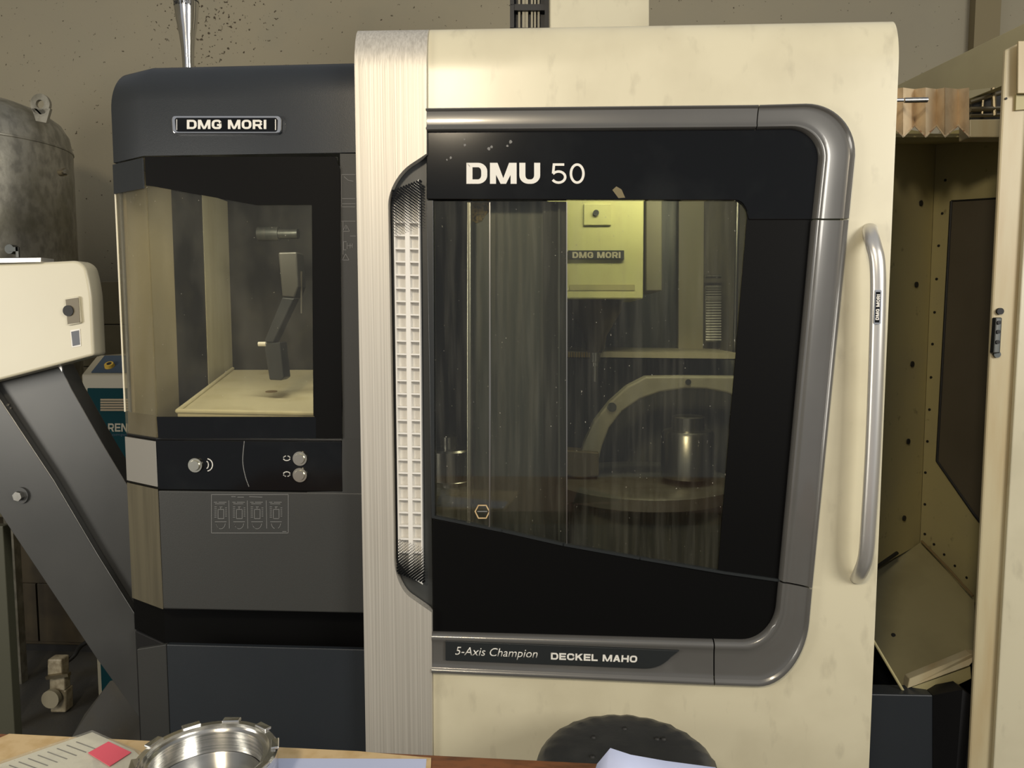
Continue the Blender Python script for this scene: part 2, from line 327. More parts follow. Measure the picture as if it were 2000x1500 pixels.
# tiled wainscot
ztop = P(215, 550, WY-.012).z; zj = P(215, 633, WY-.012).z; xj = P(195, 600, WY-.012).x; ts = ztop-zj
wains = struct(obj('trim_2', box((xj-6*ts, WY-.008, 0), (xj+10*ts, WY-.0005, ztop)), M['grout']))
tm = None; g = .004
for i in range(-6, 10):
    for j in range(int(ztop/ts)+1):
        x0 = xj+i*ts+g/2; z1 = ztop-j*ts-(g if j else 0); z0 = max(ztop-(j+1)*ts, .003)
        if z1-z0 < .03: continue
        full = abs((z1-z0)-(ts-g)) < .0005
        if full and tm:
            t = obj('tile', None, None, wains, shared=(tm, Vector((x0+(ts-g)/2, WY-.0125, z0))))
        else:
            t = obj('tile', box((x0, WY-.017, z0), (x0+ts-g, WY-.008, z1)), M['tile'], wains)
            if full and j: tm = t.data
        m = t.modifiers.new('bevel', 'BEVEL'); m.width = .0015; m.segments = 1
# ================================================================ MILLING MACHINE
cx = P(1000, 800, .5).x
mill = thing('milling_machine', (cx, .5, 0), 'large cream, black and brushed aluminium milling machine with a dark glass sliding door', 'machine')
XE = lambda y, x0, y0, x1, y1: x0+(x1-x0)*(y-y0)/(y1-y0)
L1 = lambda y: XE(y, 693, 100, 715, 1470)        # strip left edge
R1 = lambda y: XE(y, 1757, 110, 1698, 1500)      # door right edge
R0 = lambda y: XE(y, 833, 213, 844, 1470)        # strip right edge
YB = 2090
def rolled_top(bm, pl, pr, Y0, a, b, ytarget, extra=None, n=12):
    """pl, pr pixel x of both ends at the bend; returns bend height z1. Rolls back by depth a, height b."""
    pass
def bend_z(px, ytarget, Y0, a, b):
    lo, hi = 1.0, 4.0
    for _ in range(40):
        z1 = (lo+hi)/2; my = 1e9; X = P(px, ytarget, Y0).x
        for i in range(19):
            t = math.pi/2*i/18; my = min(my, proj((X, Y0+a-a*math.cos(t), z1+b*math.sin(t)))[1])
        if my > ytarget: lo = z1
        else: hi = z1
    return z1
A_, B_ = .045, .10
def rolled_panel(name, body_px, xl_px, xr_px, Y0, ytl, ytr, m, parent, th=.02, a=A_, b=B_, label=None):
    """body_px: outline below the bend running from bend-left ... to bend-right (clockwise going down and round)"""
    bm = bmesh.new(); zl = bend_z(xl_px, ytl, Y0, a, b); zr = bend_z(xr_px, ytr, Y0, a, b); N = 14
    pl = P(xl_px, ytl+60, Y0); pr = P(xr_px, ytr+60, Y0)
    left = []; right = []
    for i in range(N+1):
        t = math.pi/2*i/N; dy = a-a*math.cos(t); dz = b*math.sin(t)
        left.append(bm.verts.new((pl.x, Y0+dy, zl+dz))); right.append(bm.verts.new((pr.x, Y0+dy, zr+dz)))
    for i in range(N): bm.faces.new((left[i], right[i], right[i+1], left[i+1]))
    l2 = bm.verts.new((pl.x, Y0+a+.10, zl+b)); r2 = bm.verts.new((pr.x, Y0+a+.10, zr+b)); bm.faces.new((left[-1], right[-1], r2, l2))
    body = [bm.verts.new(P(x, y, Y0)) for x, y in body_px]
    l3 = bm.verts.new(left[0].co-Vector((0, 0, .006))); r3 = bm.verts.new(right[0].co-Vector((0, 0, .006))); bm.faces.new((l3, r3, right[0], left[0]))
    bm.faces.new([l3]+body+[r3])
    for f in bm.faces:
        f.normal_update()
    if sum(f.normal.y*f.calc_area() for f in bm.faces) > 0:
        bmesh.ops.reverse_faces(bm, faces=bm.faces)
    me = bpy.data.meshes.new(name); bm.to_mesh(me); bm.free()
    o = obj(name, me, m, parent, smooth=True, label=label)
    s = o.modifiers.new('solid', 'SOLIDIFY'); s.thickness = th; s.offset = -1; s.use_even_offset = False
    bv = o.modifiers.new('bevel', 'BEVEL'); bv.width = .002; bv.segments = 2; bv.limit_method = 'ANGLE'; bv.angle_limit = math.radians(60); bv.harden_normals = True
    return o
def cb(A, C, B, n=14):
    A, B, C = Vector(A), Vector(B), Vector(C); k = .56; out = []
    for j in range(n+1):
        t = j/n; c1 = A.lerp(C, k); c2 = B.lerp(C, k); q = A*(1-t)**3+c1*3*t*(1-t)**2+c2*3*t*t*(1-t)+B*t**3; out.append((q.x, q.y))
    return out
# --- cream door skin (C-shaped round the trim ring)
O_tc = cb((1572, 204), (1672, 204), (1668, 305)); I_tc = cb((1540, 253), (1603, 253), (1597, 316))
O_bc = cb((1579, 1212), (1566, 1338), (1480, 1339)); I_bc = cb((1516, 1178), (1511, 1249), (1448, 1249))
inner_edge = [(833+8, 226)]+[(x-8, y+8) for x, y in O_tc]+[(1647, 430), (1577, 1145)]+[(x-8, y-8) for x, y in O_bc]+[(845, 1303)]
body = [(R0(213)-1, 214), (833, 226)]+inner_edge[1:-1]+[(845, 1303), (849, YB), (R1(YB), YB)]
door = rolled_panel('sliding_door', body, 834, 1757, .0, 58, 42, M['cream'], mill, label='cream painted sliding door skin')
# --- brushed strip
rec = [(833, 300)]+cb((800, 322), (757, 352), (758, 402), 10)+[(770, 1095)]+cb((770, 1095), (772, 1146), (800, 1166), 10)+[(843, 1196)]
strip_body = [(L1(YB), YB), (847, YB)]+rec[::-1]
strip = rolled_panel('brushed_strip', strip_body, 692, 833, -.012, 60, 58, M['alu'], mill, th=.024, label='brushed aluminium vertical strip')
# --- light strip in the recess
lh = obj('light_housing', prism([(836, 296), (790, 318), (752, 350), (750, 405), (763, 1100), (766, 1150), (795, 1172), (846, 1203)], .016, .05), mat('housing_grey', (.045, .048, .047), .4), mill, bevel=.002, label='dark grey housing of the cell light')
lx0 = lambda y: XE(y, 770, 400, 778, 1060); lx1 = lambda y: XE(y, 819, 400, 825, 1060)
rf = obj('reflector', prism([(lx0(352), 400), (lx0(352)+22, 372), (lx1(352), 350), (lx1(1135), 1142), (lx0(1135)+22, 1126), (lx0(1130), 1098)], .012, .016), M['led'], lh, label='white reflector')
bm = bmesh.new()
for f0, f1 in ((-.02, .03), (.42, .60), (.95, 1.0)):
    prism([(lx0(365)+(lx1(365)-lx0(365))*f0, 405 if f0 < .3 else 372), (lx0(365)+(lx1(365)-lx0(365))*f1, 405 if f0 < .3 else 372),
           (lx0(1130)+(lx1(1130)-lx0(1130))*f1, 1096 if f0 < .3 else 1120), (lx0(1130)+(lx1(1130)-lx0(1130))*f0, 1096 if f0 < .3 else 1120)], -.004, .012, bm)
y = 432.0
while y < 1085:
    prism([(lx0(y), y), (lx1(y), y+1), (lx1(y), y+4), (lx0(y), y+3)], -.0035, .012, bm); y += 25.8
obj('cell_rib', bm, M['led'], lh)
# halftone print fading the ends of the light
bm = bmesh.new()
def dots(y0, y1, top):
    row = 0; y = y0
    while (y < y1):
        f = (y-y0)/(y1-y0); f = 1-f if top else f
        r = .7+1.9*f
        x = lx0(y)-2+(2.6 if row % 2 else 0)
        while x < lx1(y)+4:
            yy = y+(x-lx0(y))*(-.38 if top else .38)
            c = P(x, yy, -.0060); cyl(c, r*1.13e-3, (0, 1, 0), .0008, 6, bm=bm); x += 5.2
        y += 2.9; row += 1
dots(372, 462, True); dots(1052, 1120, False)
d_ = obj('dot_print', bm, M['gloss'], lh); d_['kind'] = 'stuff'
# --- trim ring
PROF = [(0, .0), (.015, .010), (.05, .0155), (.09, .0168), (.125, .0155), (.155, .0120), (.17, .0112), (.30, .0102), (.5, .0098), (.70, .0102), (.80, .0112), (.83, .0128), (.87, .0138), (.92, .0132), (.96, .0095), (.99, .004), (1, -.004)]
def trim(name, outer, inner, parent, label=None):
    bm = bmesh.new(); rows = []
    for o, i in zip(outer, inner):
        o = Vector(o); i = Vector(i); rows.append([bm.verts.new(P(*(o.lerp(i, t)), 0)+Vector((0, -h, 0))) for t, h in PROF]+[bm.verts.new(P(*i, .014)), bm.verts.new(P(*o, .014))])
    n = len(rows[0])
    for r, s in zip(rows, rows[1:]):
        for k in range(n): bm.faces.new((r[k], r[(k+1) % n], s[(k+1) % n], s[k]))
    bm.faces.new(rows[0]); bm.faces.new(rows[-1][::-1])
    return obj(name, bm, M['trim'], parent, smooth=True)
trim('trim_section', [(834, 213), (1478.5, 206.5)], [(834, 259), (1474, 254)], door)
trim('trim_section', [(1480.5, 206.5)]+O_tc+[(1656, 428)], [(1476, 254)]+I_tc+[(1585, 428)], door)
trim('trim_section', [(1655.5, 431.5), (1585, 1144)], [(1584.5, 431.5), (1520.5, 1131)], door)
trim('trim_section', [(1584.8, 1147)]+O_bc+[(1394, 1336)], [(1520.3, 1134)]+I_bc+[(1394, 1248)], door)
trim('trim_section', [(1391.5, 1336), (845, 1312)], [(1391.5, 1248), (845, 1233)], door)
# --- black glass header, lower plate
hdr = obj('glass_header', prism([(833, 256)]+[(x+3, y-3) for x, y in I_tc]+[(1589, 429), (1463, 429)]+cb((1461, 420), (1458, 391), (1436, 391), 6)+[(833, 389)], .000, .018), M['gloss'], mill, bevel=.0015, label='glossy black header panel')
letters('lettering', 'DMU', [(911, 318), (1055, 318), (1055, 359), (911, 359)], -.0008, M['white'], hdr, t=.21, hw=.29)
letters('lettering', '50', [(1077, 319), (1142, 319), (1142, 359), (1077, 359)], -.0008, M['white'], hdr, t=.12, hw=.12, wide=1.15)
lowp = obj('lower_plate', prism([(845, 1013), (980, 1040), (1100, 1067), (1250, 1094), (1415, 1121), (1524, 1137)]+[(x+3, y+3) for x, y in I_bc]+[(845, 1236)], .002, .02), M['frit'], mill, bevel=.0015, label='black lower plate of the door')
obj('edge_strip', ribbon([[(846, 1010), (980, 1037), (1100, 1064), (1250, 1091), (1415, 1119), (1522, 1134)]], 5, -.003, .012), M['trim_plate'], lowp)
# door glass with black printed border
pane = obj('window_pane', prism([(836, 393), (1462, 393), (1464, 432), (1586, 433), (1521, 1131), (1415, 1118), (1250, 1090), (1100, 1063), (980, 1036), (843, 1009)], .006, .010), M['door_glass'], mill, label='scratched see-through door pane')
wr = lambda y: XE(y, 1459, 430, 1402, 1116)
obj('printed_border', prism([(1440, 391)]+cb((1436, 393), (1458, 393), (1459, 425), 6)+[(wr(1116), 1117), (1523, 1138), (1588, 431), (1463, 391)], .0025, .0055), M['frit'], pane)
obj('window_frame', prism(rect(912, 394, 919, 1024), .012, .05), M['steel'], mill, bevel=.0015, label='thin bright steel frame post')
obj('pane_edge', prism([(955.5, 395), (957.5, 395), (958.5, 800), (957, 1030), (955, 1030)], .004, .0058), M['steel'], pane)
obj('pane_edge', prism(rect(1106, 394, 1108, 1062), .004, .0058), M['steel'], pane)
obj('side_frame', prism([(833, 391), (846, 391), (849, 1012), (843, 1012)], -.002, .03), M['trim_plate'], mill, bevel=.001)
hexp = [(928, 999), (934.5, 987), (949.5, 987), (956, 999), (949.5, 1012), (934.5, 1012), (928, 999)]
hx = obj('hexagon_sticker', ribbon([hexp], 2.2, .0048), M['board'], pane); obj('sticker_mark', ribbon([[(933, 999), (951, 999)]], 2.2, .0048), M['grey_print'], pane)
obj('rust_patch', prism([(921, 395), (957, 395), (956, 412), (948, 420), (941, 432), (930, 436), (921, 430)], .0585, .0598), mat('rust_patch', (.20, .14, .04), .6, noise=(160, (.03, .025, .012), .45, .6)), mill)
# white and brown marks on the header
obj('brown_smear', prism([(1196, 371), (1204, 364), (1214, 370), (1221, 386), (1208, 387)], -.0006, 0), mat('smear', (.16, .13, .06), .5), hdr)
for (x, y, r) in ((907, 272, 2), (908, 283, 3), (955, 290, 4), (960, 287, 3), (997, 277, 4), (991, 285, 2.5), (880, 308, 3), (873, 312, 2)):
    obj('paint_mark', prism([(x+r*random.uniform(.6, 1.1)*math.cos(k), y+r*random.uniform(.6, 1.2)*math.sin(k)) for k in (0, 1, 2, 3, 4, 5)], -.0006, 0), M['grey_print'], hdr)
# name plate on the bottom trim
np_ = obj('name_plate', prism([(870, 1252), (1327, 1271)]+cb((1310, 1284), (1293, 1307), (1262, 1306), 6)+[(870, 1290)], -.0165, -.004), M['trim_plate'], mill, bevel=.001, label='dark name plate on the bottom trim')
text('lettering', '5-Axis Champion', [(889, 1263), (1050, 1269), (1050, 1290), (889, 1284)], -.0172, M['white'], np_, shear=.25, offset=-.002)
letters('lettering', 'DECKEL MAHO', [(1076, 1275), (1245, 1281), (1244, 1294), (1076, 1288)], -.0172, M['white'], np_, t=.22, hw=.28, wide=1.15)
# handle
pth = [P(1699, 447, .0), P(1700, 455, -.02), P(1706, 478, -.045), P(1714, 520, -.055), P(1714, 620, -.055), P(1706, 850, -.055), P(1697, 1010, -.055), P(1691, 1085, -.05), P(1681, 1117, -.03), P(1674, 1130, .0)]
hd = obj('door_handle', tube(spline(pth, 8), .0155, 20, sq=(1.0, .8)), M['alu_smooth'], mill, smooth='all', label='long satin metal door handle')
hp = obj('handle_badge', prism(rp([(1709, 566, 3), (1722, 566, 3), (1720, 633, 3), (1706, 633, 3)], 4), -.0695, -.066), M['chrome'], hd, label='small upright name badge')
obj('badge_face', prism([(1711, 570), (1719.5, 570), (1717.5, 630), (1708.5, 630)], -.070, -.0693), M['gloss'], hd)
letters('lettering', 'DMG MORI', [(1710, 625), (1712.5, 575), (1719, 575), (1716.5, 625)], -.0705, M['white'], hd, t=.24)
# --- machine body shell behind the front
xl = P(700, 700, 0).x; xr = P(1690, 1400, 0).x-.03; zt = 2.16
sh = mat('enclosure_dark', (.03, .031, .03), .6)
obj('enclosure_side', box((xl, .05, .02), (xl+.02, 1.25, zt)), sh, mill)
obj('enclosure_side', box((xr-.02, .05, .02), (xr, 1.25, zt)), sh, mill)
obj('enclosure_top', box((xl, .05, zt), (xr, 1.25, zt+.02)), sh, mill)
obj('enclosure_floor', box((xl, .05, .80), (xr, 1.25, .82)), sh, mill)
obj('enclosure_back', box((xl, 1.25, .02), (xr, 1.27, zt+.02)), sh, mill)
# --- inside: sheets and posts
obj('inner_sheet', prism([(920, 394), (1060, 394), (1062, 1055), (925, 1030)], .06, .075), M['dark_steel'], mill, label='dark steel inner sheet')
obj('inner_sheet', prism([(1060, 394), (1106, 394), (1106, 1066), (1062, 1056)], .05, .06), mat('sheet_black', (.035, .037, .036), .4, .5), mill)
obj('sheet_fold', prism(rect(1090, 394, 1094, 1060), .042, .05), M['dark_steel'], mill)
obj('back_plate', prism([(1100, 380), (1330, 380), (1327, 690), (1100, 690)], .95, .97), M['dark_steel'], mill)
bt = obj('guide_post', prism([(1326, 380), (1375, 380), (1373, 696), (1325, 696)], .90, .94), mat('guide_post', (.36, .33, .22), .45), mill, label='pale vertical guide post')
obj('side_plate', prism([(1375, 380), (1480, 380), (1480, 700), (1373, 700)], .93, .95), mat('side_plate', (.16, .145, .10), .5, noise=((40, 40, 4), (.10, .09, .07), .4, .7)), mill)
bm = bmesh.new()
for i in range(24):
    yy = 545+i*5.2
    if i < 3: yy = 540+i*22
    cyl(P(1378, yy, .88), .006, (1, 0, 0), .05, 8, bm=bm)
obj('spring_cover', bm, M['steel'], mill, smooth=True)
obj('side_rod', cyl(P(1435, 690, .8), .006, (0, 0, 1), .55, 10), M['steel'], mill)
obj('ledge', prism([(1095, 686), (1445, 690), (1445, 701), (1095, 697)], .55, .95), mat('ledge', (.40, .37, .26), .45), mill, label='bright horizontal ledge')
bm = bmesh.new()
for i in range(11): prism(rect(1110+i*5, 688, 1112.5+i*5, 698), .545, .55, bm)
obj('scale_mark', bm, M['yellow'], mill)
obj('apron_plate', prism([(1090, 700), (1460, 704), (1460, 1140), (1090, 1090)], .80, .82), M['streaked'], mill, label='streaked grey apron plate')
obj('chip_floor', prism([(820, 985), (1480, 985), (1480, 1180), (820, 1180)], .62, .64), mat('chip_floor', (.13, .125, .095), .6, noise=((40, 40, 6), (.07, .065, .05), .4, .7)), mill)
# spindle head
head = obj('spindle_head', prism([(1068, 330), (1258, 330), (1256, 584), (1068, 584)], .42, .80), M['head'], mill, bevel=.004, label='pale yellow-green spindle head')
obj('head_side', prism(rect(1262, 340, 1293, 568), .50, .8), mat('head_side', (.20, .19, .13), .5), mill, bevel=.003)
tp = obj('head_badge', prism(rect(1110, 489, 1219, 506), .412, .42), M['dark_steel'], head)
letters('lettering', 'DMG MORI', [(1118, 492), (1212, 492), (1212, 504), (1118, 504)], .411, M['pale_post'], head, t=.24)
obj('stripe_print', prism(rect(1112, 556, 1240, 567), .4185, .42), mat('stripe_print', (.40, .38, .18), .5), head)
text('lettering', 'HSC 20', [(1210, 561), (1240, 561), (1240, 569), (1210, 569)], .417, M['rubber'], head, offset=.02) if False else None
obj('cover_plate', prism(rect(1140, 398, 1194, 440), .414, .42), M['head'], head, bevel=.002)
obj('cover_bolt', cyl(P(1164, 416, .414), .008, (0, -1, 0), .006, 16), M['dark_steel'], head)
pz = P(1163, 584, .55); s = .0015
nose = obj('spindle_nose', lathe((pz.x, .55, pz.z-.155), [(.0, 0), (.02, 0), (.028, .01), (.034, .05), (.055, .085), (.075, .12), (.08, .155), (0, .155)], 32), mat('nose', (.10, .08, .045), .35, .6), mill, smooth=True, label='dark spindle nose')
hz = P(1163, 655, .55).z; u = 2.25/1500
holder = obj('tool_holder', lathe((pz.x, .55, hz-.135), [(0, 0), (.0045, 0), (.0045, .045), (.011, .046), (.011, .056), (.015, .058), (.017, .105), (.022, .107), (.022, .112), (.030, .113), (.030, .120), (.024, .122), (.024, .127), (.032, .128), (.032, .138), (.02, .141), (0, .141)], 28), M['steel'], mill, smooth=True, label='steel tool holder with small cutter')
# trunnion arch (ring quarter) and table
outer = [(1128, 905), (1140, 868), (1160, 824), (1190, 786), (1225, 755), (1262, 736), (1330, 735), (1445, 736)]
inner = [(1445, 778), (1420, 768), (1380, 760), (1340, 759), (1290, 766), (1250, 780), (1215, 804), (1190, 836), (1176, 872), (1168, 905)]
arch = obj('swivel_arch', prism(outer+inner, .46, .52), mat('arch_cast', (.36, .345, .26), .5, noise=(18, (.27, .25, .18), .4, .8)), mill, bevel=.006, seg=3, label='curved cast swivel arch')
obj('arch_bolt', cyl(P(1195, 795, .46), .013, (0, -1, 0), .003, 20), M['dark_steel'], arch)
obj('arch_bolt', cyl(P(1344, 746, .46), .008, (0, -1, 0), .003, 16), M['dark_steel'], arch)
obj('swivel_arm', prism([(1015, 872), (1170, 884), (1170, 930), (1130, 935), (1015, 905)], .44, .50), mat('arm_bronze', (.16, .125, .06), .4, .5), mill, bevel=.004)
tb = P(1260, 945, .42)
rt = obj('rotary_table', lathe((tb.x, .48, tb.z-.03), [(0, 0), (.26, 0), (.26, .03), (.25, .036), (0, .036)], 56), mat('rotary_table', (.20, .20, .185), .4, .5, noise=(15, (.14, .14, .12), .4, .7)), mill, smooth=True, label='round grey rotary table')
fx = P(1342, 930, .42)
obj('clamp_body', lathe((fx.x, .42, fx.z), [(.072, 0), (.072, .12), (.066, .128), (.044, .13), (.044, .165), (.040, .168), (0, .168)], 40), M['steel'], rt, smooth=True)
obj('table_support', box((tb.x-.2, .36, .82), (tb.x+.2, .66, tb.z-.03)), M['streaked'], mill, bevel=.01)
# pot seen at the left of the window
pp = P(868, 958, .12)
pot = lathe((pp.x, .2, pp.z), [(0, 0), (.055, 0), (.056, .01), (.054, .012), (.054, .085), (.05, .09), (.02, .09), (.02, .12), (.012, .124), (0, .124)], 36)
obj('turned_pot', pot, M['steel'], mill, smooth=True, label='turned steel pot inside the door')
obj('pot_shelf', box((pp.x-.07, .06, pp.z-.02), (pp.x+.075, .30, pp.z)), M['streaked'], mill)
# --- column and cable chain above the door
obj('rear_column', prism(rect(1074, -260, 1268, 150), .62, .8), M['cream'], mill, bevel=.004, label='cream rear column above the door')
ch = obj('cable_chain', prism(rect(1000, -260, 1068, 150), .68, .74), M['black'], mill, label='black cable chain')
bm = bmesh.new(); bm2 = bmesh.new()
for k in range(-2, 7):
    y0 = 56-46*k-18
    prism(rect(996, y0-30, 1072, y0-18), .655, .68, bm); prism(rect(996, y0-30, 1004, y0+18), .65, .68, bm); prism(rect(1064, y0-30, 1072, y0+18), .65, .68, bm)
    pass
obj('chain_link', bm, M['black'], ch)
for xx in (1012, 1020, 1026, 1037, 1043, 1050): obj('cable', prism(rect(xx, -258, xx+3.5+random.random()*2, 145), .665, .68), M['comp_grey'], ch)
# ================================================================ LEFT CABINET (part of the machine)
YF, YC = .045, .115
KX = lambda y: XE(y, 280, 300, 320, 1190)      # front-left corner
CX = lambda y: XE(y, 222, 303, 262, 1200)      # outer edge of the chamfer
def cab(name, y0, y1, m, parent=mill, Yf=YF, Yc=YC, Yb=.215, xr=None, bev=.003, label=None):
    bm = bmesh.new(); z0 = P(450, y0, Yf).z; z1 = P(450, y1, Yf).z; ym = (y0+y1)/2
    R = P((xr or L1(ym)+6), ym, Yf).x; K = P(KX(ym), ym, Yf).x; C = P(CX(ym), ym, Yc).x
    extr(bm, [(R, Yf, z1), (K, Yf, z1), (C, Yc, z1), (C, Yb, z1), (R, Yb, z1)], Vector((0, 0, z0-z1)))
    return obj(name, bm, m, parent, bevel=bev, label=label)
# header with rolled top
bm = bmesh.new(); a, b = .045, .085; zb = P(450, 302, YF).z; z1 = bend_z(450, 129, YF, a, b)
K = P(KX(215), 215, YF).x; C = P(CX(215)-1, 215, YC).x; R = P(L1(200)+8, 200, YF).x; rows = []
lv = [(0, zb), (0, z1)]+[(a-a*math.cos(math.pi/2*i/12), z1+b*math.sin(math.pi/2*i/12)) for i in range(1, 13)]
for d, z in lv:
    rows.append([bm.verts.new(v) for v in ((R, YF+d, z), (K+d*.4, YF+d, z), (C+d*.9, YC+d*.3, z), (C+d*.9, .6, z), (R, .6, z))])
for r_, s_ in zip(rows, rows[1:]):
    for k in range(5): bm.faces.new((r_[k], r_[(k+1) % 5], s_[(k+1) % 5], s_[k]))
bm.faces.new(rows[0]); bm.faces.new(rows[-1][::-1])
hdrb = obj('cabinet_header', bm, M['slate'], mill, smooth=True, bevel=.002, label='slate grey rounded header of the side cabinet')
bz = obj('badge_frame', prism(rp([(334, 226, 8), (549, 226, 8), (548, 261, 8), (336, 261, 8)], 5), YF-.009, YF), M['chrome'], hdrb, bevel=.002, label='chrome badge frame')
obj('badge_face', prism(rp([(341, 230, 5), (542, 230, 5), (541, 257, 5), (343, 257, 5)], 4), YF-.0105, YF-.0085), M['gloss'], hdrb)
for x in (344, 537): obj('badge_line', prism(rect(x, 233, x+2, 254), YF-.0115, YF-.0103), M['alu_smooth'], hdrb)
letters('lettering', 'DMG MORI', [(365, 234), (520, 234), (520, 252), (365, 252)], YF-.0113, M['white'], hdrb, t=.22, hw=.29, wide=1.12)
# black upright between window and strip, with its decal
obj('side_jamb', prism([(664, 300), (L1(300)+6, 300), (L1(860)+6, 862), (670, 862)], YF+.002, .3), M['panel'], mill, label='black jamb beside the brushed strip')
ln = []
ln += [[(667, 341), (694, 341)], [(667, 341), (667, 405)], [(667, 388), (694, 388)], [(667, 398), (694, 398)], [(667, 404), (694, 404)], [(667, 432), (694, 432)],
       [(669, 452), (676, 439), (683, 452), (669, 452)], [(676, 443), (676, 448)], [(684, 461), (695, 461)], [(671, 472), (671, 488), (676, 488)], [(671, 472), (677, 472)], [(678, 474), (678, 486)], [(678, 480), (688, 480)], [(684, 476), (684, 485)], [(688, 476), (688, 484)],
       [(669, 508), (675, 496), (682, 508), (669, 508)], [(672, 345), (680, 352), (690, 354)], [(670, 497), (670, 432)]]
obj('decal', ribbon(ln, 1.1, YF+.0012), M['grey_print'], mill, label='thin grey warning decals')
# window door of the cabinet: front pane, chamfer pane, black border, base band
def vz(y, Y=YF): return P(450, y, Y).z
sd = obj('cabinet_pane', prism([(283, 306), (660, 306), (668, 856), (309, 856)], YF, YF+.005), M['side_glass'], mill, label='front pane of the cabinet door')
kt, kb = P(283, 306, YF), P(309, 856, YF); ct, cb_ = P(CX(306)-1, 306, YC), P(CX(856)+1, 856, YC); ct.z = kt.z; cb_.z = kb.z
mid = lambda y: (Vector((P(KX(y), y, YF).x, YF, vz(y))), Vector((P(CX(y), y, YC).x, YC, vz(y))))
def cham(y0, y1, th, m, name, f0=0., f1=1., lab=None, y0b=None, out=0):
    a0, b0 = mid(y0); a1, b1 = mid(y1)
    if y0b is not None: _, b0 = mid(y0b)
    n = Vector((-.7, -.7, 0))*out
    bm = bmesh.new(); extr(bm, [a0.lerp(b0, f0)+n, a0.lerp(b0, f1)+n, a1.lerp(b1, f1)+n, a1.lerp(b1, f0)+n], Vector((.6, .8, 0)).normalized()*th)
    return obj(name, bm, m, mill, label=lab)
cham(306, 856, .005, M['side_glass_edge'], 'cabinet_pane', lab='angled side pane of the cabinet door')
cham(306, 366, .003, M['slate'], 'pane_cover', y0b=306, lab='slate cover at the top of the angled pane', out=.0035)
e0, e1 = mid(352)[1], mid(812)[1]
obj('pane_rim', tube([e0, e1], .0022, 8), mat('glass_rim', (.75, .70, .55), .3), mill)
bd = [(283, 306), (655, 306), (664, 330), (668, 856), (616, 856), (616, 815), (612, 812), (609, 400), (500, 400), (300, 364), (285, 362)]
obj('printed_border', prism(bd, YF-.002, YF-.0002), M['frit'], sd)
obj('base_band', prism([(306, 814), (617, 814), (617, 856), (309, 856)], YF-.002, YF-.0002), M['gloss'], sd)
cham(813, 856, .002, mat('dim_metal', (.22, .20, .15), .3, .6), 'pane_foot', out=-.006)
cab('door_gap', 856, 861, M['black'], Yf=YF+.004, Yc=YC+.004, xr=669)
# control strip
cs = cab('control_strip', 861, 958, M['gloss'], xr=668, bev=.002, label='glossy black control strip with three buttons')
st = cham(863, 952, .002, M['alu_smooth'], 'strip_corner', lab='polished metal corner of the control strip', out=.003)
obj('strip_surround', prism([(L1(860)+6, 858), (L1(990)+6, 990), (600, 990), (600, 961), (645, 960), (660, 950), (668, 935), (668, 858)], YF+.001, .3), M['panel'], mill)
btn = None
for x, y in ((383, 908), (587, 895), (587, 927)):
    c = P(x, y, YF); r = 15*1.17e-3; bm = bmesh.new()
    bm = cyl(c, r, (0, -1, 0), .006, 28, r*.96); cyl(c+Vector((0, -.006, 0)), r*.72, (0, -1, 0), .004, 28, r*.66, bm=bm)
    obj('push_button', bm, mat('button_metal', (.62, .60, .50), .25, 1) if btn is None else btn, cs, smooth=True)
    btn = bpy.data.materials['button_metal']
sy = [arc(403, 908, 4, 7, -75, 75), arc(404, 908, 11, 12, -80, 80)]
sy += [arc(560, 895, 6.5, 4.5, 20, 160), arc(560, 895, 6.5, 4.5, 200, 250), arc(560, 895, 6.5, 4.5, 290, 340)]
sy += [arc(560, 926, 6.5, 4.5, 20, 70), arc(560, 926, 6.5, 4.5, 110, 160), arc(560, 926, 6.5, 4.5, 200, 340)]
for grp in (sy[:2], sy[2:5], sy[5:]): obj('symbol', ribbon(grp, 1.8, YF-.0008), M['white'], cs)
obj('scratch', ribbon([spline([(477, 862, 0), (474, 900, 0), (479, 930, 0), (486, 950, 0)], 5)] if False else [[(v.x, v.y) for v in spline([(477, 862, 0), (474, 900, 0), (479, 930, 0), (486, 950, 0)], 5)]], 1.5, YF-.0007), M['grey_print'], cs)
# lower panel
lp = cab('lower_panel', 960, 1192, M['panel'], label='dark grey lower panel')
cham(957, 1192, .002, mat('corner_metal', (.30, .27, .19), .38, .75, noise=((40, 40, 3), (.20, .18, .13), .4, .8)), 'panel_corner', lab='brushed metal corner of the lower panel', out=.003)
ln = [rect(413, 966, 563, 1041)+[(413, 966)]]
for x in (447, 483, 520): ln.append([(x, 978), (x+1, 1032)])
for i, x in enumerate((431, 467, 502, 539)):
    ln += [[(x-13, 981), (x-7, 981)], [(x-4, 981), (x+11, 981)], [(x-11, 984), (x+8, 984)]]
    ln += [[(x-5, 995), (x+6, 995), (x+6, 1013), (x-5, 1013), (x-5, 995)], [(x-2, 990), (x+3, 990)], [(x, 990), (x, 995)]]
    ln += [[(x-12, 990+j*4), (x-8, 990+j*4)] for j in range(6)]+[[(x+9, 992+j*4), (x+12, 992+j*4)] for j in range(5)]
    ln += [[(x-11, 1019), (x+11, 1019)], arc(x, 1022, 9, 11, 5, 175, 8) if i < 3 else arc(x, 1022, 9, 11, 5, 60, 3), arc(x, 1022, 9, 11, 110, 175, 3)]
ln += [[(452, 970), (460, 970)], [(464, 971), (476, 971)], [(487, 970), (512, 971)], [(552, 1038), (559, 1038)]]
obj('diagram_decal', ribbon(ln, 1.1, YF-.0007), M['grey_print'], lp)
cab('recess', 1190, 1262, M['frit'], Yf=YF+.08, Yc=YC+.10)
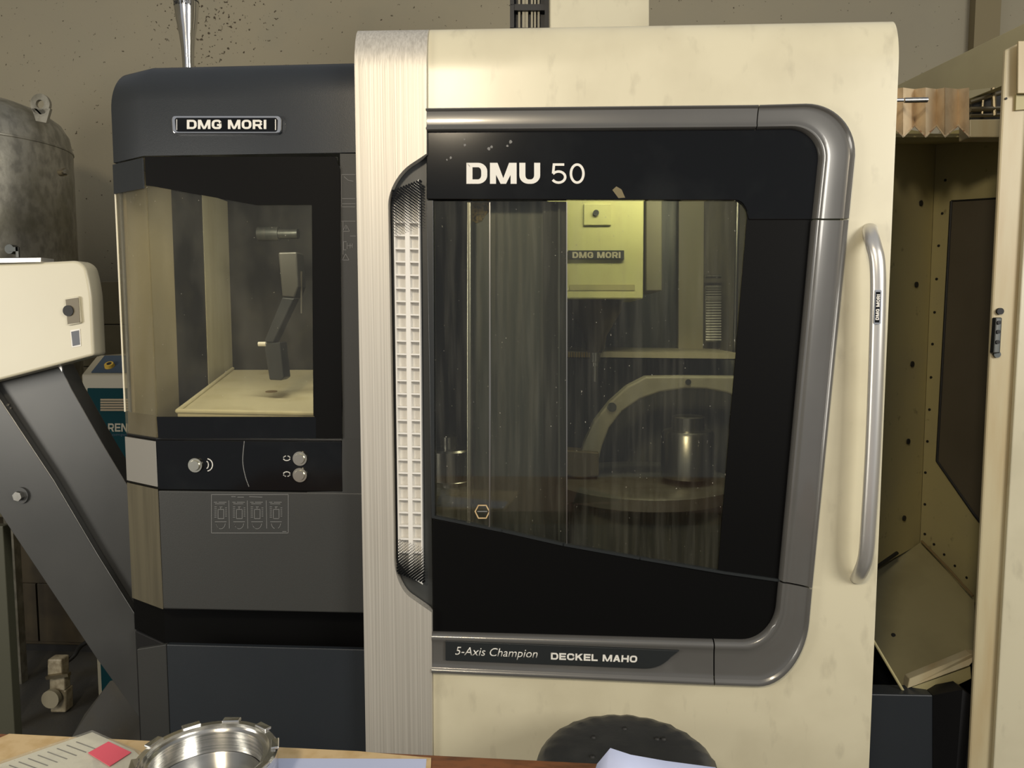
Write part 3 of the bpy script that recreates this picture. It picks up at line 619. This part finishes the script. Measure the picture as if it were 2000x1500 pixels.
# skirt with a wing
bm = bmesh.new(); Ys = .03
K0 = P(325, 1259, Ys); K1 = P(332, YB, Ys); Wg = P(268, 1276, .0); R0_ = P(L1(1300)+8, 1262, Ys)
extr(bm, [Vector((R0_.x, Ys, .02)), Vector((K0.x, Ys, .02)), Vector((K0.x, .045, .02)), Vector((R0_.x, .045, .02))], Vector((0, 0, K0.z-.02)))
obj('skirt', bm, M['slate'], mill, bevel=.002, label='slate skirt below the cabinet')
bm = bmesh.new(); extr(bm, [Vector((K0.x-.001, Ys, .02)), Vector((Wg.x, .0, .02)), Vector((Wg.x, .012, .02)), Vector((K0.x-.001, Ys+.012, .02))], Vector((0, 0, K0.z-.02)))
obj('skirt_wing', bm, M['panel'], mill, bevel=.0015)
cab('cabinet_base', 1262, 1560, M['black'], Yf=.12, Yc=.2, Yb=.215)
# interior of the left cabinet
zt_ = vz(303, YF); zfl = vz(856, YF)
xa = P(CX(500), 500, YC).x+.004; xb = xl
sidex = xa
xs_ = P(CX(500), 500, YC).x+.014
def depth_at(px):
    lo, hi = YC, 1.5
    for _ in range(40):
        m_ = (lo+hi)/2
        if P(px, 600, m_).x > xs_: lo = m_
        else: hi = m_
    return lo
d1, d2, d3 = depth_at(340), depth_at(401), depth_at(449)
obj('cabinet_side', box((xs_-.012, YC+.012, vz(955)), (xs_-.004, d3+.02, zt_+.10)), M['slate'], mill)
bk = mat('backplate', (.016, .016, .014), .5, .1, noise=(20, (.035, .033, .024), .5, .78))
obj('cabinet_lining', box((xs_-.004, YC+.014, zfl), (xs_+.004, d1, zt_)), M['int_beige'], mill, label='beige side lining of the cabinet')
obj('cabinet_lining', box((xs_-.004, d1, zfl), (xs_+.001, d2, zt_)), bk, mill)
obj('cabinet_post', box((xs_-.004, d2, zfl), (xs_+.003, d3, zt_)), M['pale_post'], mill, label='pale post inside the cabinet')
obj('cabinet_backplate', box((xs_, d3, zfl), (xl, d3+.02, zt_+.10)), bk, mill)
obj('cabinet_base', box((xs_, YC+.01, zfl-.02), (xl, d3, zfl)), M['dark_steel'], mill)
# white drip tray, sloping down to the front
TY = d3-.02; bm = bmesh.new()
T = [P(346, 806, .085), P(645, 812, .085), P(645, 722, TY), P(424, 722, TY)]
T[3].x = max(T[3].x, xs_+.012); T[1].x = min(T[1].x, xl-.01); T[2].x = min(T[2].x, xl-.01)
extr(bm, [v-Vector((0, 0, .012)) for v in T], Vector((0, 0, .012)))
tray = obj('drip_tray', bm, M['int_white'], mill, bevel=.003, label='stained white drip tray')
obj('tray_lip', tube([T[0]+Vector((0, 0, .004)), T[1]+Vector((0, 0, .004))], .006, 10), M['int_white'], tray)
obj('tray_lip', tube([T[0]+Vector((0, 0, .004)), T[3]+Vector((0, 0, .004))], .005, 10), M['int_white'], tray)
nn_ = (T[1]-T[0]).cross(T[3]-T[0]).normalized(); dd_ = ray(530, 765); pd_ = CAM+dd_*((T[0]-CAM).dot(nn_)/dd_.dot(nn_))
obj('tray_drain', cyl(pd_-nn_*.001, .016, nn_, .002, 20), M['louvre'], tray)
# gripper arm
ga = obj('gripper_arm', prism([(543, 493), (579, 492), (583, 560), (575, 582), (551, 580)], .28, .34), M['panel'], mill, bevel=.004, label='black elbow shaped gripper arm')
obj('arm_section', prism([(551, 581), (575, 583), (534, 670), (515, 668)], .27, .31), M['slate'], ga, bevel=.003)
obj('arm_section', prism([(515, 672), (547, 668), (555, 738), (548, 743), (526, 742)], .26, .31), M['slate'], ga, bevel=.003)
obj('arm_tip', cyl(P(505, 672, .26), .006, (1, 0, 0), .02, 12), M['led'], ga)
obj('chuck', cyl(P(505, 457, .45), .020, (1, 0, 0), .06, 20), M['dark_steel'], mill, smooth=True)
obj('chuck', cyl(P(545, 457, .45), .014, (1, 0, 0), .055, 20), M['dark_steel'], mill, smooth=True)
obj('chrome_rod', prism(rect(587, 530, 590, 612), .3, .305), M['steel'], mill)
# signal post on the cabinet
c = P(368, 128, .30); zc = lambda y: P(368, y, .30).z-c.z; k = 2.0/1500
sg = obj('signal_post', lathe((c.x, .30, c.z-.03), [(0, -.10), (11*k, -.10), (11*k, .035), (12*k, zc(100)+.03), (15*k, zc(70)+.03), (20*k, zc(40)+.03), (23*k, zc(12)+.03), (23.5*k, zc(-30)+.03), (22*k, zc(-90)+.03), (0, zc(-95)+.03)], 40), M['chrome'], mill, smooth='all', label='polished flared steel signal post')
def cylfn(u_, v_):
    ang = math.radians(-90+(u_-.5)*95); r = 22.9*k; zz = c.z+zc(12)+(.5-v_)*.011
    return Vector((c.x+(r+.0006)*math.cos(ang), .30+(r+.0006)*math.sin(ang), zz))
tmsh = text_mesh('DMG MORI', cylfn, .02); to = obj('lettering', tmsh, M['rubber'], sg)
obj('post_band', lathe((c.x, .30, c.z+zc(5)), [(23.2*k, 0), (23.6*k, .0005), (23.6*k, .003), (23.2*k, .0035)], 40), M['trim_plate'], sg)
# ================================================================ LEFT SIDE THINGS
# air tank
tc = P(-42, 300, 1.15); r = .315; zt0_ = P(0, 197, 1.15-.0).z
tank = thing('air_tank', (tc.x, 1.15, 0), 'galvanised upright air tank with domed top and lifting eye, behind the cream conveyor cover', 'tank')
dome = [(0, .10), (.08, .098), (.16, .085), (.23, .058), (.28, .022), (.305, -.02), (.315, -.07)]
zs = P(130, 262, .95).z+.085
obj('vessel', lathe((tc.x, 1.15, zs), [(0, -zs+.95), (.2, -zs+.97), (r, -zs+1.06)]+[(r, -.075)]+dome[::-1][1:], 64), M['galv'], tank, smooth='all')
obj('seam', lathe((tc.x, 1.15, zs-.085), [(r, 0), (r+.003, .002), (r+.003, .008), (r, .010)], 64), M['galv'], tank, smooth=True)
for ang in (118, 210, 298):
    obj('leg', box((tc.x+.24*math.cos(math.radians(ang))-.02, 1.15+.24*math.sin(math.radians(ang))-.02, 0), (tc.x+.24*math.cos(math.radians(ang))+.02, 1.15+.24*math.sin(math.radians(ang))+.02, 1.05)), M['galv'], tank)
ec = P(80, 204, 1.0); kk = 2.7/1500; bm = bmesh.new(); n = 28; R_o, R_i = 20*kk, 8.5*kk
ringv = []
for i in range(n):
    t = i*math.tau/n; dv = Vector((math.cos(t), 0, math.sin(t)))
    ringv.append([bm.verts.new(ec+dv*R_i+Vector((0, s_, 0))) for s_ in (-.006, .006)]+[bm.verts.new(ec+dv*R_o+Vector((0, s_, 0))) for s_ in (.006, -.006)])
for i in range(n):
    A4, B4 = ringv[i], ringv[(i+1) % n]
    for q in range(4): bm.faces.new((A4[q], B4[q], B4[(q+1) % 4], A4[(q+1) % 4]))
obj('lifting_eye', bm, M['galv'], tank)
obj('eye_root', slab([(62, 212, .994), (98, 212, .994), (90, 240, .994), (70, 236, .994)], (0, .012, 0)), M['galv'], tank)
pc = P(118, 337, .93); obj('plug', cyl(pc, .013, (1, -.3, 0), .02, 14), M['brass'], tank); obj('plug', cyl(pc+Vector((.018, -.006, 0)), .009, (1, -.3, 0), .015, 10), M['steel'], tank)
vc = P(30, 488, .83); obj('valve', cyl(vc, .016, (0, -1, 0), .03, 14), M['dark_steel'], tank); obj('valve_lever', box((vc.x, vc.y-.035, vc.z-.008), (vc.x+.035, vc.y-.028, vc.z+.006)), M['dark_steel'], tank)
obj('valve_lever', box((vc.x+.026, vc.y-.035, vc.z-.028), (vc.x+.036, vc.y-.028, vc.z+.006)), M['dark_steel'], tank)
# chip conveyor
cv = thing('chip_conveyor', (P(60, 900, .3).x, .3, 0), 'inclined dark chip conveyor with a cream rounded end cover, left of the milling machine', 'conveyor')
cover_px = rp([(-160, 520), (60, 513), (162, 508, 20), (177, 560, 30), (183, 694), (100, 716), (0, 742), (-160, 782)], 6)
cc = obj('end_cover', prism(cover_px, .16, .215), M['conv_cream'], cv, bevel=.006, seg=3, label='cream end cover')
obj('cover_rail', prism([(-160, 506), (80, 503), (80, 512), (-160, 517)], .15, .2), M['alu_smooth'], cv, bevel=.001)
sk = obj('socket_frame', prism(rp([(126, 583, 4), (154, 578, 4), (159, 631, 4), (131, 636, 4)], 3), .154, .16), M['conv_cream'], cc, bevel=.001)
obj('socket_recess', prism([(128, 585), (153, 581), (156, 630), (132, 633)], .1525, .1545), mat('socket_tan', (.16, .135, .085), .5), cc)
obj('socket', cyl(P(134, 607, .1525), .0135, (0, -1, 0), .003, 24), M['rubber'], cc)
obj('sticker', prism([(137, 645), (156, 642), (158, 676), (140, 679)], .1585, .16), M['white'], cc)
obj('sticker_print', prism([(139, 648), (154, 645), (156, 673), (142, 676)], .1578, .1586), mat('sticker_print', (.10, .11, .13), .5), cc)
obj('arm_casing', prism([(-160, 790), (0, 741), (116, 713), (140, 760), (200, 868), (420, 1240), (330, 1300), (265, 1215), (106, 945), (-160, 520+0)][:-1]+[(-160, 600)] if False else [(-160, 780), (0, 738), (117, 712), (140, 760), (200, 866), (400, 1200), (330, 1310), (200, 1180), (-160, 800)], .242, .30), M['conv_dark'], cv, bevel=.002, label='dark sheet casing')
flg = [(-160, 530+0), (0, 785)]
obj('side_flange', prism([(-60, 690), (0, 780), (106, 940), (190, 1082), (268, 1207), (345, 1322), (300, 1440), (190, 1288), (0, 1003), (-60, 915)], .22, .24), M['conv_dark'], cv, bevel=.0015, label='dark side flange')
obj('flange_edge', tube([P(*q, .22) for q in ((-60, 690), (0, 780), (106, 940), (190, 1082), (268, 1207))], .0018, 8), M['steel'], cv)
bc = P(42, 967, .22); obj('pivot_bolt', cyl(bc, .022, (0, -1, 0), .006, 24), M['conv_dark'], cv, smooth=True); obj('pivot_bolt', cyl(bc+Vector((0, -.006, 0)), .013, (0, -1, 0), .012, 6), M['steel'], cv)
for q in ((18, 790), (22, 797)): obj('rivet', cyl(P(*q, .239), .003, (0, -1, 0), .004, 8), M['steel'], cv)
obj('cover_hinge', prism([(112, 713), (120, 710), (121, 726)], .215, .22), M['alu_smooth'], cv)
obj('trough_lid', slab([(165, 1395, .75), (215, 1330, .75), (345, 1300, .75), (345, 1560, .40), (120, 1560, .40), (140, 1440, .60)], (0, .02, -.02)), M['floor'], cv, label='speckled dark trough lid')
obj('conveyor_stand', box((P(-60, 1200, .3).x, .26, 0), (P(36, 1200, .3).x, .29, P(0, 1020, .3).z)), mat('stand_olive', (.055, .055, .035), .5), cv, bevel=.002)
# compressor
yc0 = 1.0
cp = thing('compressor', (P(250, 900, 1.2).x, 1.25, 0), 'teal compressor cabinet with cream top and yellow knob, half hidden behind the milling machine', 'compressor')
x0 = P(161, 780, yc0).x; x1 = x0+.50; zt1 = P(200, 697, yc0).z; zt2 = P(200, 765, yc0).z; zt3 = P(200, 758, yc0).z
bm = bmesh.new()
pr = [(yc0+.10, zt1), (yc0, P(200, 732, yc0).z), (yc0, zt2), (1.6, zt2), (1.6, zt1)]
extr(bm, [Vector((x0, y_, z_)) for y_, z_ in pr], Vector((x1-x0, 0, 0)))
obj('top_casing', bm, M['comp_grey'], cp, bevel=.006, label='cream top casing')
obj('frame', box((x0+.004, yc0+.004, .02), (x1, 1.6, zt2)), M['comp_grey'], cp, bevel=.004)
obj('front_panel', box((x0+.022, yc0-.004, .06), (x1-.02, yc0+.01, zt3)), M['teal'], cp, bevel=.003, label='teal front panel')
d = Vector((0, .10, zt1-pr[1][1])); n_ = Vector((0, -d.z, d.y)).normalized(); o_ = Vector((x0+.035, yc0, pr[1][1]))
bm = bmesh.new(); extr(bm, [o_+d*.08+n_*.001, o_+Vector((.35, 0, 0))+d*.08+n_*.001, o_+Vector((.35, 0, 0))+d*.95+n_*.001, o_+d*.95+n_*.001], n_*.004); obj('control_panel', bm, M['comp_blue'], cp)
kc = P(216, 716, yc0+.04); obj('knob', cyl(kc+Vector((0, 0, -.006)), .020, n_, .02, 24, .016), M['yellow'], cp, smooth=True); obj('knob_cap', cyl(kc+n_*.013+Vector((0, 0, -.002)), .009, n_, .004, 16), M['rubber'], cp)
for i in range(5): obj('louvre', prism(rect(196, 779+i*5, 262, 782.5+i*5), yc0-.010, yc0-.003), M['louvre'], cp)
letters('lettering', 'RENNER', [(211, 827), (288, 827), (288, 843), (211, 843)], yc0-.0052, M['comp_grey'], cp, t=.19)
text('lettering', 'Kompressoren', [(211, 846), (288, 846), (288, 853), (211, 853)], yc0-.0045, M['comp_blue'], cp)
# added dark box standing in for shade on the wall tiles behind the conveyor
bc0 = P(-260, 1030, 1.64); bc1 = P(190, 1030, 1.64)
shbox = thing('shade_box', ((bc0.x+bc1.x)/2, 1.72, 0), 'low dark brown box added as shade on the tiled wall behind the conveyor', 'shade box')
obj('body', box((bc0.x, 1.65, .04), (bc1.x, 1.86, bc0.z)), M['brown_shade'], shbox, bevel=.004)
obj('plinth', box((bc0.x+.02, 1.67, 0), (bc1.x-.02, 1.86, .04)), M['rubber'], shbox)
xm = P(75, 1200, 1.64).x
for xa_, xb_ in ((bc0.x+.01, xm-.004), (xm+.004, bc1.x-.01)):
    dr = obj('door', box((xa_, 1.635, .06), (xb_, 1.65, P(100, 1140, 1.64).z)), M['brown_shade'], shbox, bevel=.002)  # door leaves shaped on the added shade box
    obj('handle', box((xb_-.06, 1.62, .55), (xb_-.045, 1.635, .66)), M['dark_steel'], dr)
# valve on the floor
pb = PZ(108, 1392, .0)
pv = thing('drain_valve', (pb.x, pb.y, 0), 'small tan cast drain valve with a round knob on the dark floor under the conveyor', 'valve')
sc_ = (pb-CAM).length/1500
def vb(x0_, y0_, x1_, y1_, d0, d1, nm, m=M['pump_cream']): return obj(nm, prism([(x0_, y0_), (x1_, y0_), (x1_, y1_), (x0_, y1_)], pb.y+d0, pb.y+d1), m, pv, bevel=.006)
vb(92, 1288, 120, 1326, -.02, .03, 'valve_head'); vb(96, 1322, 126, 1350, -.015, .025, 'valve_neck'); vb(98, 1348, 128, 1392, -.01, .04, 'valve_body')
obj('round_knob', cyl(P(104, 1362, pb.y-.03), 14*sc_, (0, -1, .05), .02, 20), M['comp_grey'], pv, smooth=True)
obj('lever', prism([(88, 1322), (132, 1316), (133, 1322), (90, 1328)], pb.y-.04, pb.y-.02), M['brass'], pv)
obj('hose', tube(spline([P(120, 1300, pb.y+.02), P(145, 1280, pb.y+.05), P(160, 1260, pb.y+.1), P(200, 1240, pb.y+.16)], 6), .009, 10), M['rubber'], pv, smooth=True)
# ================================================================ RIGHT OLD MACHINE
om = thing('old_machine', (P(1850, 900, .9).x+.3, .9, 0), 'yellowed cream older machine with an open interior and pleated bellows, right of the milling machine', 'machine')
obj('interior_panel', slab([(1700, 240, .78), (1828, 262, 1.02), (1796, 1062, 1.02), (1690, 1122, .80)], (.01, .012, 0)), M['olive'], om, label='dim bolted interior panel')
obj('interior_panel', slab([(1829, 262, 1.02), (1990, 230, .75), (1940, 1215, .75), (1797, 1062, 1.02)], (.01, .012, 0)), M['olive'], om)
obj('interior_ceiling', slab([(1690, 268, .62), (1990, 268, .62), (1990, 272, .8), (1828, 282, 1.02), (1700, 282, .8)], (0, 0, .01)), M['olive'], om)
def onpl(px, py, left=True):
    q = [P(1700, 240, .78), P(1828, 262, 1.02), P(1690, 1122, .80)] if left else [P(1829, 262, 1.02), P(1990, 230, .75), P(1797, 1062, 1.02)]
    n = (q[1]-q[0]).cross(q[2]-q[0]).normalized(); d = ray(px, py); t = (q[0]-CAM).dot(n)/d.dot(n); return CAM+d*t, (-n if n.y > 0 else n)
for q in ((1798, 397), (1789, 556), (1781, 711), (1773, 862), (1765, 1012)):
    p, n = onpl(*q); obj('bolt', cyl(p, .0095, n, .004, 14), M['rubber'], om)
for q in ((1847, 352), (1841, 417), (1834, 480), (1830, 545), (1826, 610), (1822, 672), (1819, 737), (1816, 800), (1812, 862), (1808, 923), (1807, 985), (1807, 1043), (1825, 1063), (1845, 1083), (1866, 1105), (1889, 1128)):
    p, n = onpl(*q, False); obj('bolt', cyl(p, .0045, n, .003, 10), M['rubber'], om)
wn = []
for q in ((1860, 393), (1990, 385), (1980, 1100), (1905, 1005), (1832, 900)):
    p, n = onpl(*q, False); wn.append(p+n*.004)
bm = bmesh.new(); extr(bm, wn, -n*.003); obj('dull_window', bm, M['darkwin'], om, label='dull brown window')
obj('window_gasket', tube([wn[0], wn[4], wn[3], wn[2]], .005, 8), M['rubber'], om); obj('window_gasket', tube([wn[0], wn[1]], .003, 8), M['rubber'], om)
# sloping chute
cq = [P(1797, 1060, 1.00), P(1900, 1168, .74), P(1768, 1352, .52)]; cn = (cq[1]-cq[0]).cross(cq[2]-cq[0]).normalized()
def onch(px, py): d = ray(px, py); return CAM+d*((cq[0]-CAM).dot(cn)/d.dot(cn))
bm = bmesh.new(); extr(bm, [onch(*q) for q in ((1797, 1060), (1903, 1171), (1908, 1290), (1768, 1352), (1695, 1230), (1690, 1130))], Vector((.01, .02, -.01)))
obj('chute', bm, mat('chute_paint', (.36, .32, .17), .5, noise=(6, (.27, .24, .125), .45, .8)), om, label='sloping chip chute')
obj('chute_seam', tube([P(1800, 1057, .985), P(1850, 1108, .85), P(1900, 1164, .71)], .004, 8), M['louvre'], om)
obj('chute_seam', tube([P(1706, 1112, .76), P(1752, 1080, .86)], .006, 8), M['rubber'], om)
obj('chute_bolt', cyl(onch(1744, 1240), .006, (0, -1, .3), .006, 10), M['rubber'], om)
lip = obj('chute_lip', slab([(1776, 1326, .46), (1896, 1278, .40), (1912, 1278, .40), (1894, 1300, .40), (1772, 1345, .46)], (0, .03, 0)), M['oldcream'], om, bevel=.002, label='bright folded lip of the chute')
obj('chute_lip', slab([(1770, 1346, .47), (1895, 1302, .42), (1897, 1325, .42), (1830, 1357, .45), (1768, 1355, .47)], (0, .02, 0)), M['olive'], om)
obj('chute_rail', tube([P(1690, 1225, .45), P(1712, 1262, .45), P(1768, 1356, .45)], .004, 8), M['olive'], om)
# dark tank at the foot
obj('coolant_tank', slab([(1670, 1355, .42), (1822, 1358, .42), (1822, 2080, .42), (1670, 2080, .42)], (0, .06, 0)), M['slate'], om, bevel=.003, label='slate coolant tank')
obj('coolant_tank', slab([(1822, 1358, .42), (1880, 1347, .36), (1900, 1361, .36), (1905, 2080, .36), (1822, 2080, .42)], (0, .05, 0)), M['black'], om)
obj('tank_back', slab([(1640, 1200, .95), (1960, 1200, .95), (1960, 1400, .95), (1640, 1400, .95)], (0, .02, 0)), M['slate'], om)
# front column
CL = lambda y: XE(y, 1963, 97, 1892, 1500)
obj('front_column', prism([(1963, 97), (2010, 74), (2040, 74), (1990, 1520), (1980, YB), (CL(YB), YB)], .34, .352), M['oldcream'], om, bevel=.005, label='yellowed front column')
RL = lambda y: XE(y, 2000, 460, 1940, 1500)
obj('front_panel', prism([(RL(58), 58), (2560, 58), (2560, YB), (RL(YB), YB)], .325, .339), M['cream'], om, bevel=.003, label='cream front panel at the edge')
xo = P(2045, 700, 1.10).x; xo2 = P(1712, 700, 1.10).x; zo = P(1800, 285, 1.10).z
obj('machine_side', box((xo, .345, .02), (xo+.03, 1.12, zo+.06)), M['oldcream'], om)
obj('machine_back', box((xo2, 1.10, .02), (xo, 1.12, zo)), M['oldcream'], om)
ct_ = obj('catch_plate', prism([(1989, 80), (2030, 80), (2030, 182), (1988, 182)], .318, .324), M['oldcream'], om, bevel=.001)
obj('catch_slot', prism([(1985, 184), (2010, 182), (2008, 213), (1984, 215)], .332, .34), M['olive'], om)
obj('screw', cyl(P(1964, 193, .34), .003, (0, -1, 0), .003, 8), M['rubber'], om)
lt = obj('latch', prism([(1945, 620), (1958, 620), (1954, 690), (1940, 690)], .322, .34), M['dark_steel'], om, bevel=.003, label='worn black latch')
obj('latch_screw', cyl(P(1951, 608, .34), .0085, (0, -1, 0), .008, 16), M['rubber'], lt); obj('latch_screw', cyl(P(1945, 692, .34), .0085, (0, -1, 0), .008, 16), M['dark_steel'], lt)
for yy in (630, 648, 668): obj('latch_screw', cyl(P(1951-(yy-620)*.07, yy, .322), .005, (0, -1, 0), .004, 10), M['rubber'], lt)
# roof beam
obj('roof_beam', slab([(1700, 192, 1.35), (2040, 26, .50), (2040, 150, .50), (1962, 166, .60), (1896, 192, .75), (1850, 210, .85), (1700, 260, 1.35)], (0, .03, 0)), mat('beam_paint', (.52, .47, .29), .5, noise=(7, (.45, .40, .25), .4, .8)), om, bevel=.002, label='yellowed sloping roof beam')
# bellows: folded cloth, zigzag in plan and along the lower edge
bm = bmesh.new(); xs = [1722, 1741, 1764, 1786, 1808, 1829, 1846, 1871, 1893]; rows = []
for i, x in enumerate(xs):
    near = i % 2 == 0; Yy = .52 if near else .575; rows.append([tuple(P(x, 171 if near else 174, Yy)), tuple(P(x, 267 if near else 245, Yy))])
for (a0, a1), (b0, b1) in zip(rows, rows[1:]):
    extr(bm, [Vector(a0), Vector(b0), Vector(b1), Vector(a1)], Vector((0, .004, 0)))
bl = obj('bellows', bm, M['bellows'], om, label='cream pleated bellows with rusty folds')
bm = bmesh.new()
for (a0, a1), (b0, b1) in zip(rows, rows[1:]): tube([Vector(a1)+Vector((0, -.001, 0)), Vector(b1)+Vector((0, -.001, 0))], .0026, 6, bm=bm)
obj('bellows_hem', bm, M['rust'], bl)
obj('guide_pin', cyl(P(1738, 196, .47), .005, (1, 0, 0), .035, 12), M['chrome'], om, smooth=True); obj('pin_sleeve', cyl(P(1766, 196, .47), .007, (1, 0, 0), .060, 14), M['steel'], om, smooth=True)
obj('crossbar', prism([(1894, 233), (1975, 232), (1975, 268), (1894, 268)], .56, .62), M['oldcream'], om, bevel=.003)
obj('mechanism_box', prism([(1899, 197), (1955, 174), (1990, 165), (1990, 234), (1899, 234)], .72, .76), M['dark_gap'], om)
for (q0, q1, rr) in (((1895, 200), (1960, 180), .006), ((1895, 214), (1960, 212), .008), ((1895, 226), (1960, 224), .005), ((1940, 172), (1942, 226), .007), ((1920, 190), (1918, 226), .004)):
    obj('linkage', tube([P(*q0, .69), P(*q1, .69)], rr, 8), M['brass'], om)
# ================================================================ TABLE AND FOREGROUND
ZT = .95
e0 = PZ(0, 1432, ZT-.004); e1 = PZ(840, 1474, ZT-.004); dx = (e1-e0).normalized(); ny = Vector((dx.y, -dx.x, 0))   # towards the camera
tbl = thing('workbench', tuple((e0+dx*.9+ny*.25).xy)+(0,), 'reddish wooden workbench along the bottom edge of the picture', 'table')
a0 = e0-dx*.35; a1 = e0+dx*1.75; bm = bmesh.new()
def onT(v, z): return Vector((v.x, v.y, z))
extr(bm, [onT(a0, ZT-.045), onT(a1, ZT-.045), onT(a1+ny*.55, ZT-.045), onT(a0+ny*.55, ZT-.045)], Vector((0, 0, .041)))
top = obj('tabletop', bm, M['wood'], tbl, bevel=.002)
for s1, s2 in ((.06, .06), (2.04, .06), (.06, .49), (2.04, .49)):
    q = a0+dx*s1+ny*s2; obj('leg', box((q.x-.025, q.y-.025, 0), (q.x+.025, q.y+.025, ZT-.045)), M['wood'], tbl)
def flat(name, px, z, th, m, label, cat, parent=None, bev=0):
    bm = bmesh.new(); extr(bm, [PZ(x, y, z) for x, y in px], Vector((0, 0, -th))); o = obj(name, bm, m, parent, bevel=bev)
    if not parent: tag(o, label, cat)
    return o
flat('fibre_board', [(-140, 1500), (18, 1433), (270, 1446), (700, 1467), (842, 1480), (838, 1600), (820, 1760), (-140, 1760)], ZT, .004, M['board'], 'thin pale fibre board lying on the bench at the lower left', 'board')
flat('blue_sheet', [(420, 1484), (540, 1481), (833, 1482), (826, 1560), (400, 1620)], ZT+.001, .001, M['paper'], 'pale blue paper sheet on the board right of the metal ring', 'paper')
slv = flat('drawing_sleeve', [(-40, 1520), (-10, 1496), (180, 1430), (262, 1466), (300, 1500), (170, 1640), (-60, 1700)], ZT+.003, .002, M['sheet'], 'printed sheet in a clear sleeve with a pink diamond label', 'document')
flat('sleeve_cover', [(-50, 1520), (-20, 1494), (180, 1426), (272, 1466), (312, 1502), (175, 1650), (-70, 1710)], ZT+.0045, .001, M['sleeve'], '', '', slv)
flat('diamond_label', [(172, 1470), (212, 1448), (256, 1469), (214, 1496)], ZT+.0055, .0008, M['pink'], '', '', slv)
bm = bmesh.new()
for i in range(9):
    t = i/8; q = Vector((0+t*150, 1500-t*52)); q2 = q+Vector((38, 14))
    extr(bm, [PZ(q.x, q.y, ZT+.0036), PZ(q2.x, q2.y, ZT+.0036), PZ(q2.x-2, q2.y+1.2, ZT+.0036), PZ(q.x-2, q.y+1.2, ZT+.0036)], Vector((0, 0, -.0004)))
obj('printed_lines', bm, M['grey_print'], slv)
# turned ring
rc = PZ(403, 1492, ZT+.035); rc.z = ZT+.004; kx = 1.0/1500*(rc-CAM).length; R = 112*kx
rg = thing('machined_ring', tuple(rc), 'turned shiny aluminium ring with notched rim standing on the board', 'part')
obj('ring_body', lathe(rc, [(R*.76, 0), (R*.97, 0), (R, .004), (R, .040), (R*.97, .043), (R*.88, .043), (R*.87, .036), (R*.79, .036), (R*.78, .008), (R*.76, 0)], 72), M['turned'], rg, smooth=True)
obj('ring_floor', lathe(rc, [(0, .002), (R*.77, .002), (R*.77, .008), (0, .008)], 60), M['turned'], rg, smooth=True)
for k_ in range(10):
    an = k_*math.tau/10+.35; q = rc+Vector((math.cos(an), math.sin(an), 0))*R*.965; u_ = Vector((math.cos(an), math.sin(an), 0)); v_ = Vector((-u_.y, u_.x, 0))
    bm = bmesh.new(); extr(bm, [q-u_*.006-v_*.012+Vector((0, 0, .0425)), q+u_*.0045-v_*.012+Vector((0, 0, .0425)), q+u_*.0045+v_*.012+Vector((0, 0, .0425)), q-u_*.006+v_*.012+Vector((0, 0, .0415))], Vector((0, 0, .0035)))
    obj('rim_lug', bm, M['turned'], rg, bevel=.0012)
rc2 = PZ(318, 1506, ZT+.03); rc2.z = ZT+.004
# stool
sc = PZ(1224, 1480, .705); 
stl = thing('stool', (sc.x, sc.y, 0), 'round black vinyl stool with a creased cushion, in front of the milling machine door', 'stool')
bm = bmesh.new(); n = 72; r0 = .180; prof = [(0, .0), (.05, -.001), (.10, -.003), (.135, -.007), (.158, -.016), (.172, -.03), (.178, -.05), (.176, -.075), (.165, -.085), (0, -.086)]
lathe((sc.x, sc.y, .724), prof, n, bm)
for v in bm.verts:
    dx_ = v.co.x-sc.x; dy_ = v.co.y-sc.y; rr = math.hypot(dx_, dy_); an = math.atan2(dy_, dx_)
    if rr > .12:
        s_ = 1+.007*math.sin(an*17+1)*math.sin(an*5)+.003*math.sin(an*31); v.co.x = sc.x+dx_*s_; v.co.y = sc.y+dy_*s_; v.co.z += .0015*math.sin(an*23)
    for q in ((1220, 1424), (1160, 1440), (1292, 1443), (1157, 1478), (1290, 1478)): pass
cu = obj('cushion', bm, M['stool'], stl, smooth='all')
for q in ((1220, 1423), (1159, 1440), (1283, 1443), (1296, 1443), (1157, 1478)):
    c_ = PZ(*q, .722); obj('cushion_button', lathe((c_.x, c_.y, .7205), [(0, .005), (.004, .0045), (.006, .002), (.0065, 0)], 14), M['rubber'], stl, smooth=True)
obj('column', cyl((sc.x, sc.y, .06), .022, (0, 0, 1), .57, 20), M['dark_steel'], stl, smooth=True)
for k_ in range(5):
    an = k_*math.tau/5+.6 ; e_ = Vector((sc.x+.19*math.cos(an), sc.y+.19*math.sin(an), .03)); obj('leg', tube([Vector((sc.x, sc.y, .09)), e_], [.016, .011], 10), M['dark_steel'], stl, smooth=True)
    obj('foot', lathe((e_.x, e_.y, 0), [(0, 0), (.016, 0), (.016, .022), (0, .03)], 14), M['rubber'], stl, smooth=True)
# lifted paper
bm = bmesh.new(); top_ = [(1166, 1492, .03), (1192, 1461, .06), (1232, 1474, .052), (1300, 1486, .045), (1398, 1499, .03)]
up = []; lo = []
for x, y, h in top_:
    p_ = PZ(x, y, ZT+h); up.append(bm.verts.new(p_)); 
for (x, y, h) in [(1150, 1540, .002), (1180, 1560, .002), (1230, 1570, .002), (1300, 1590, .002), (1405, 1600, .002)]:
    lo.append(bm.verts.new(PZ(x, y, ZT+h)))
for i in range(4): bm.faces.new((up[i], up[i+1], lo[i+1], lo[i]))
pa = obj('curled_paper', bm, M['paper'], smooth='all'); tag(pa, 'pale blue paper with a curled-up corner in front of the black stool', 'paper')
m_ = pa.modifiers.new('solid', 'SOLIDIFY'); m_.thickness = .0008
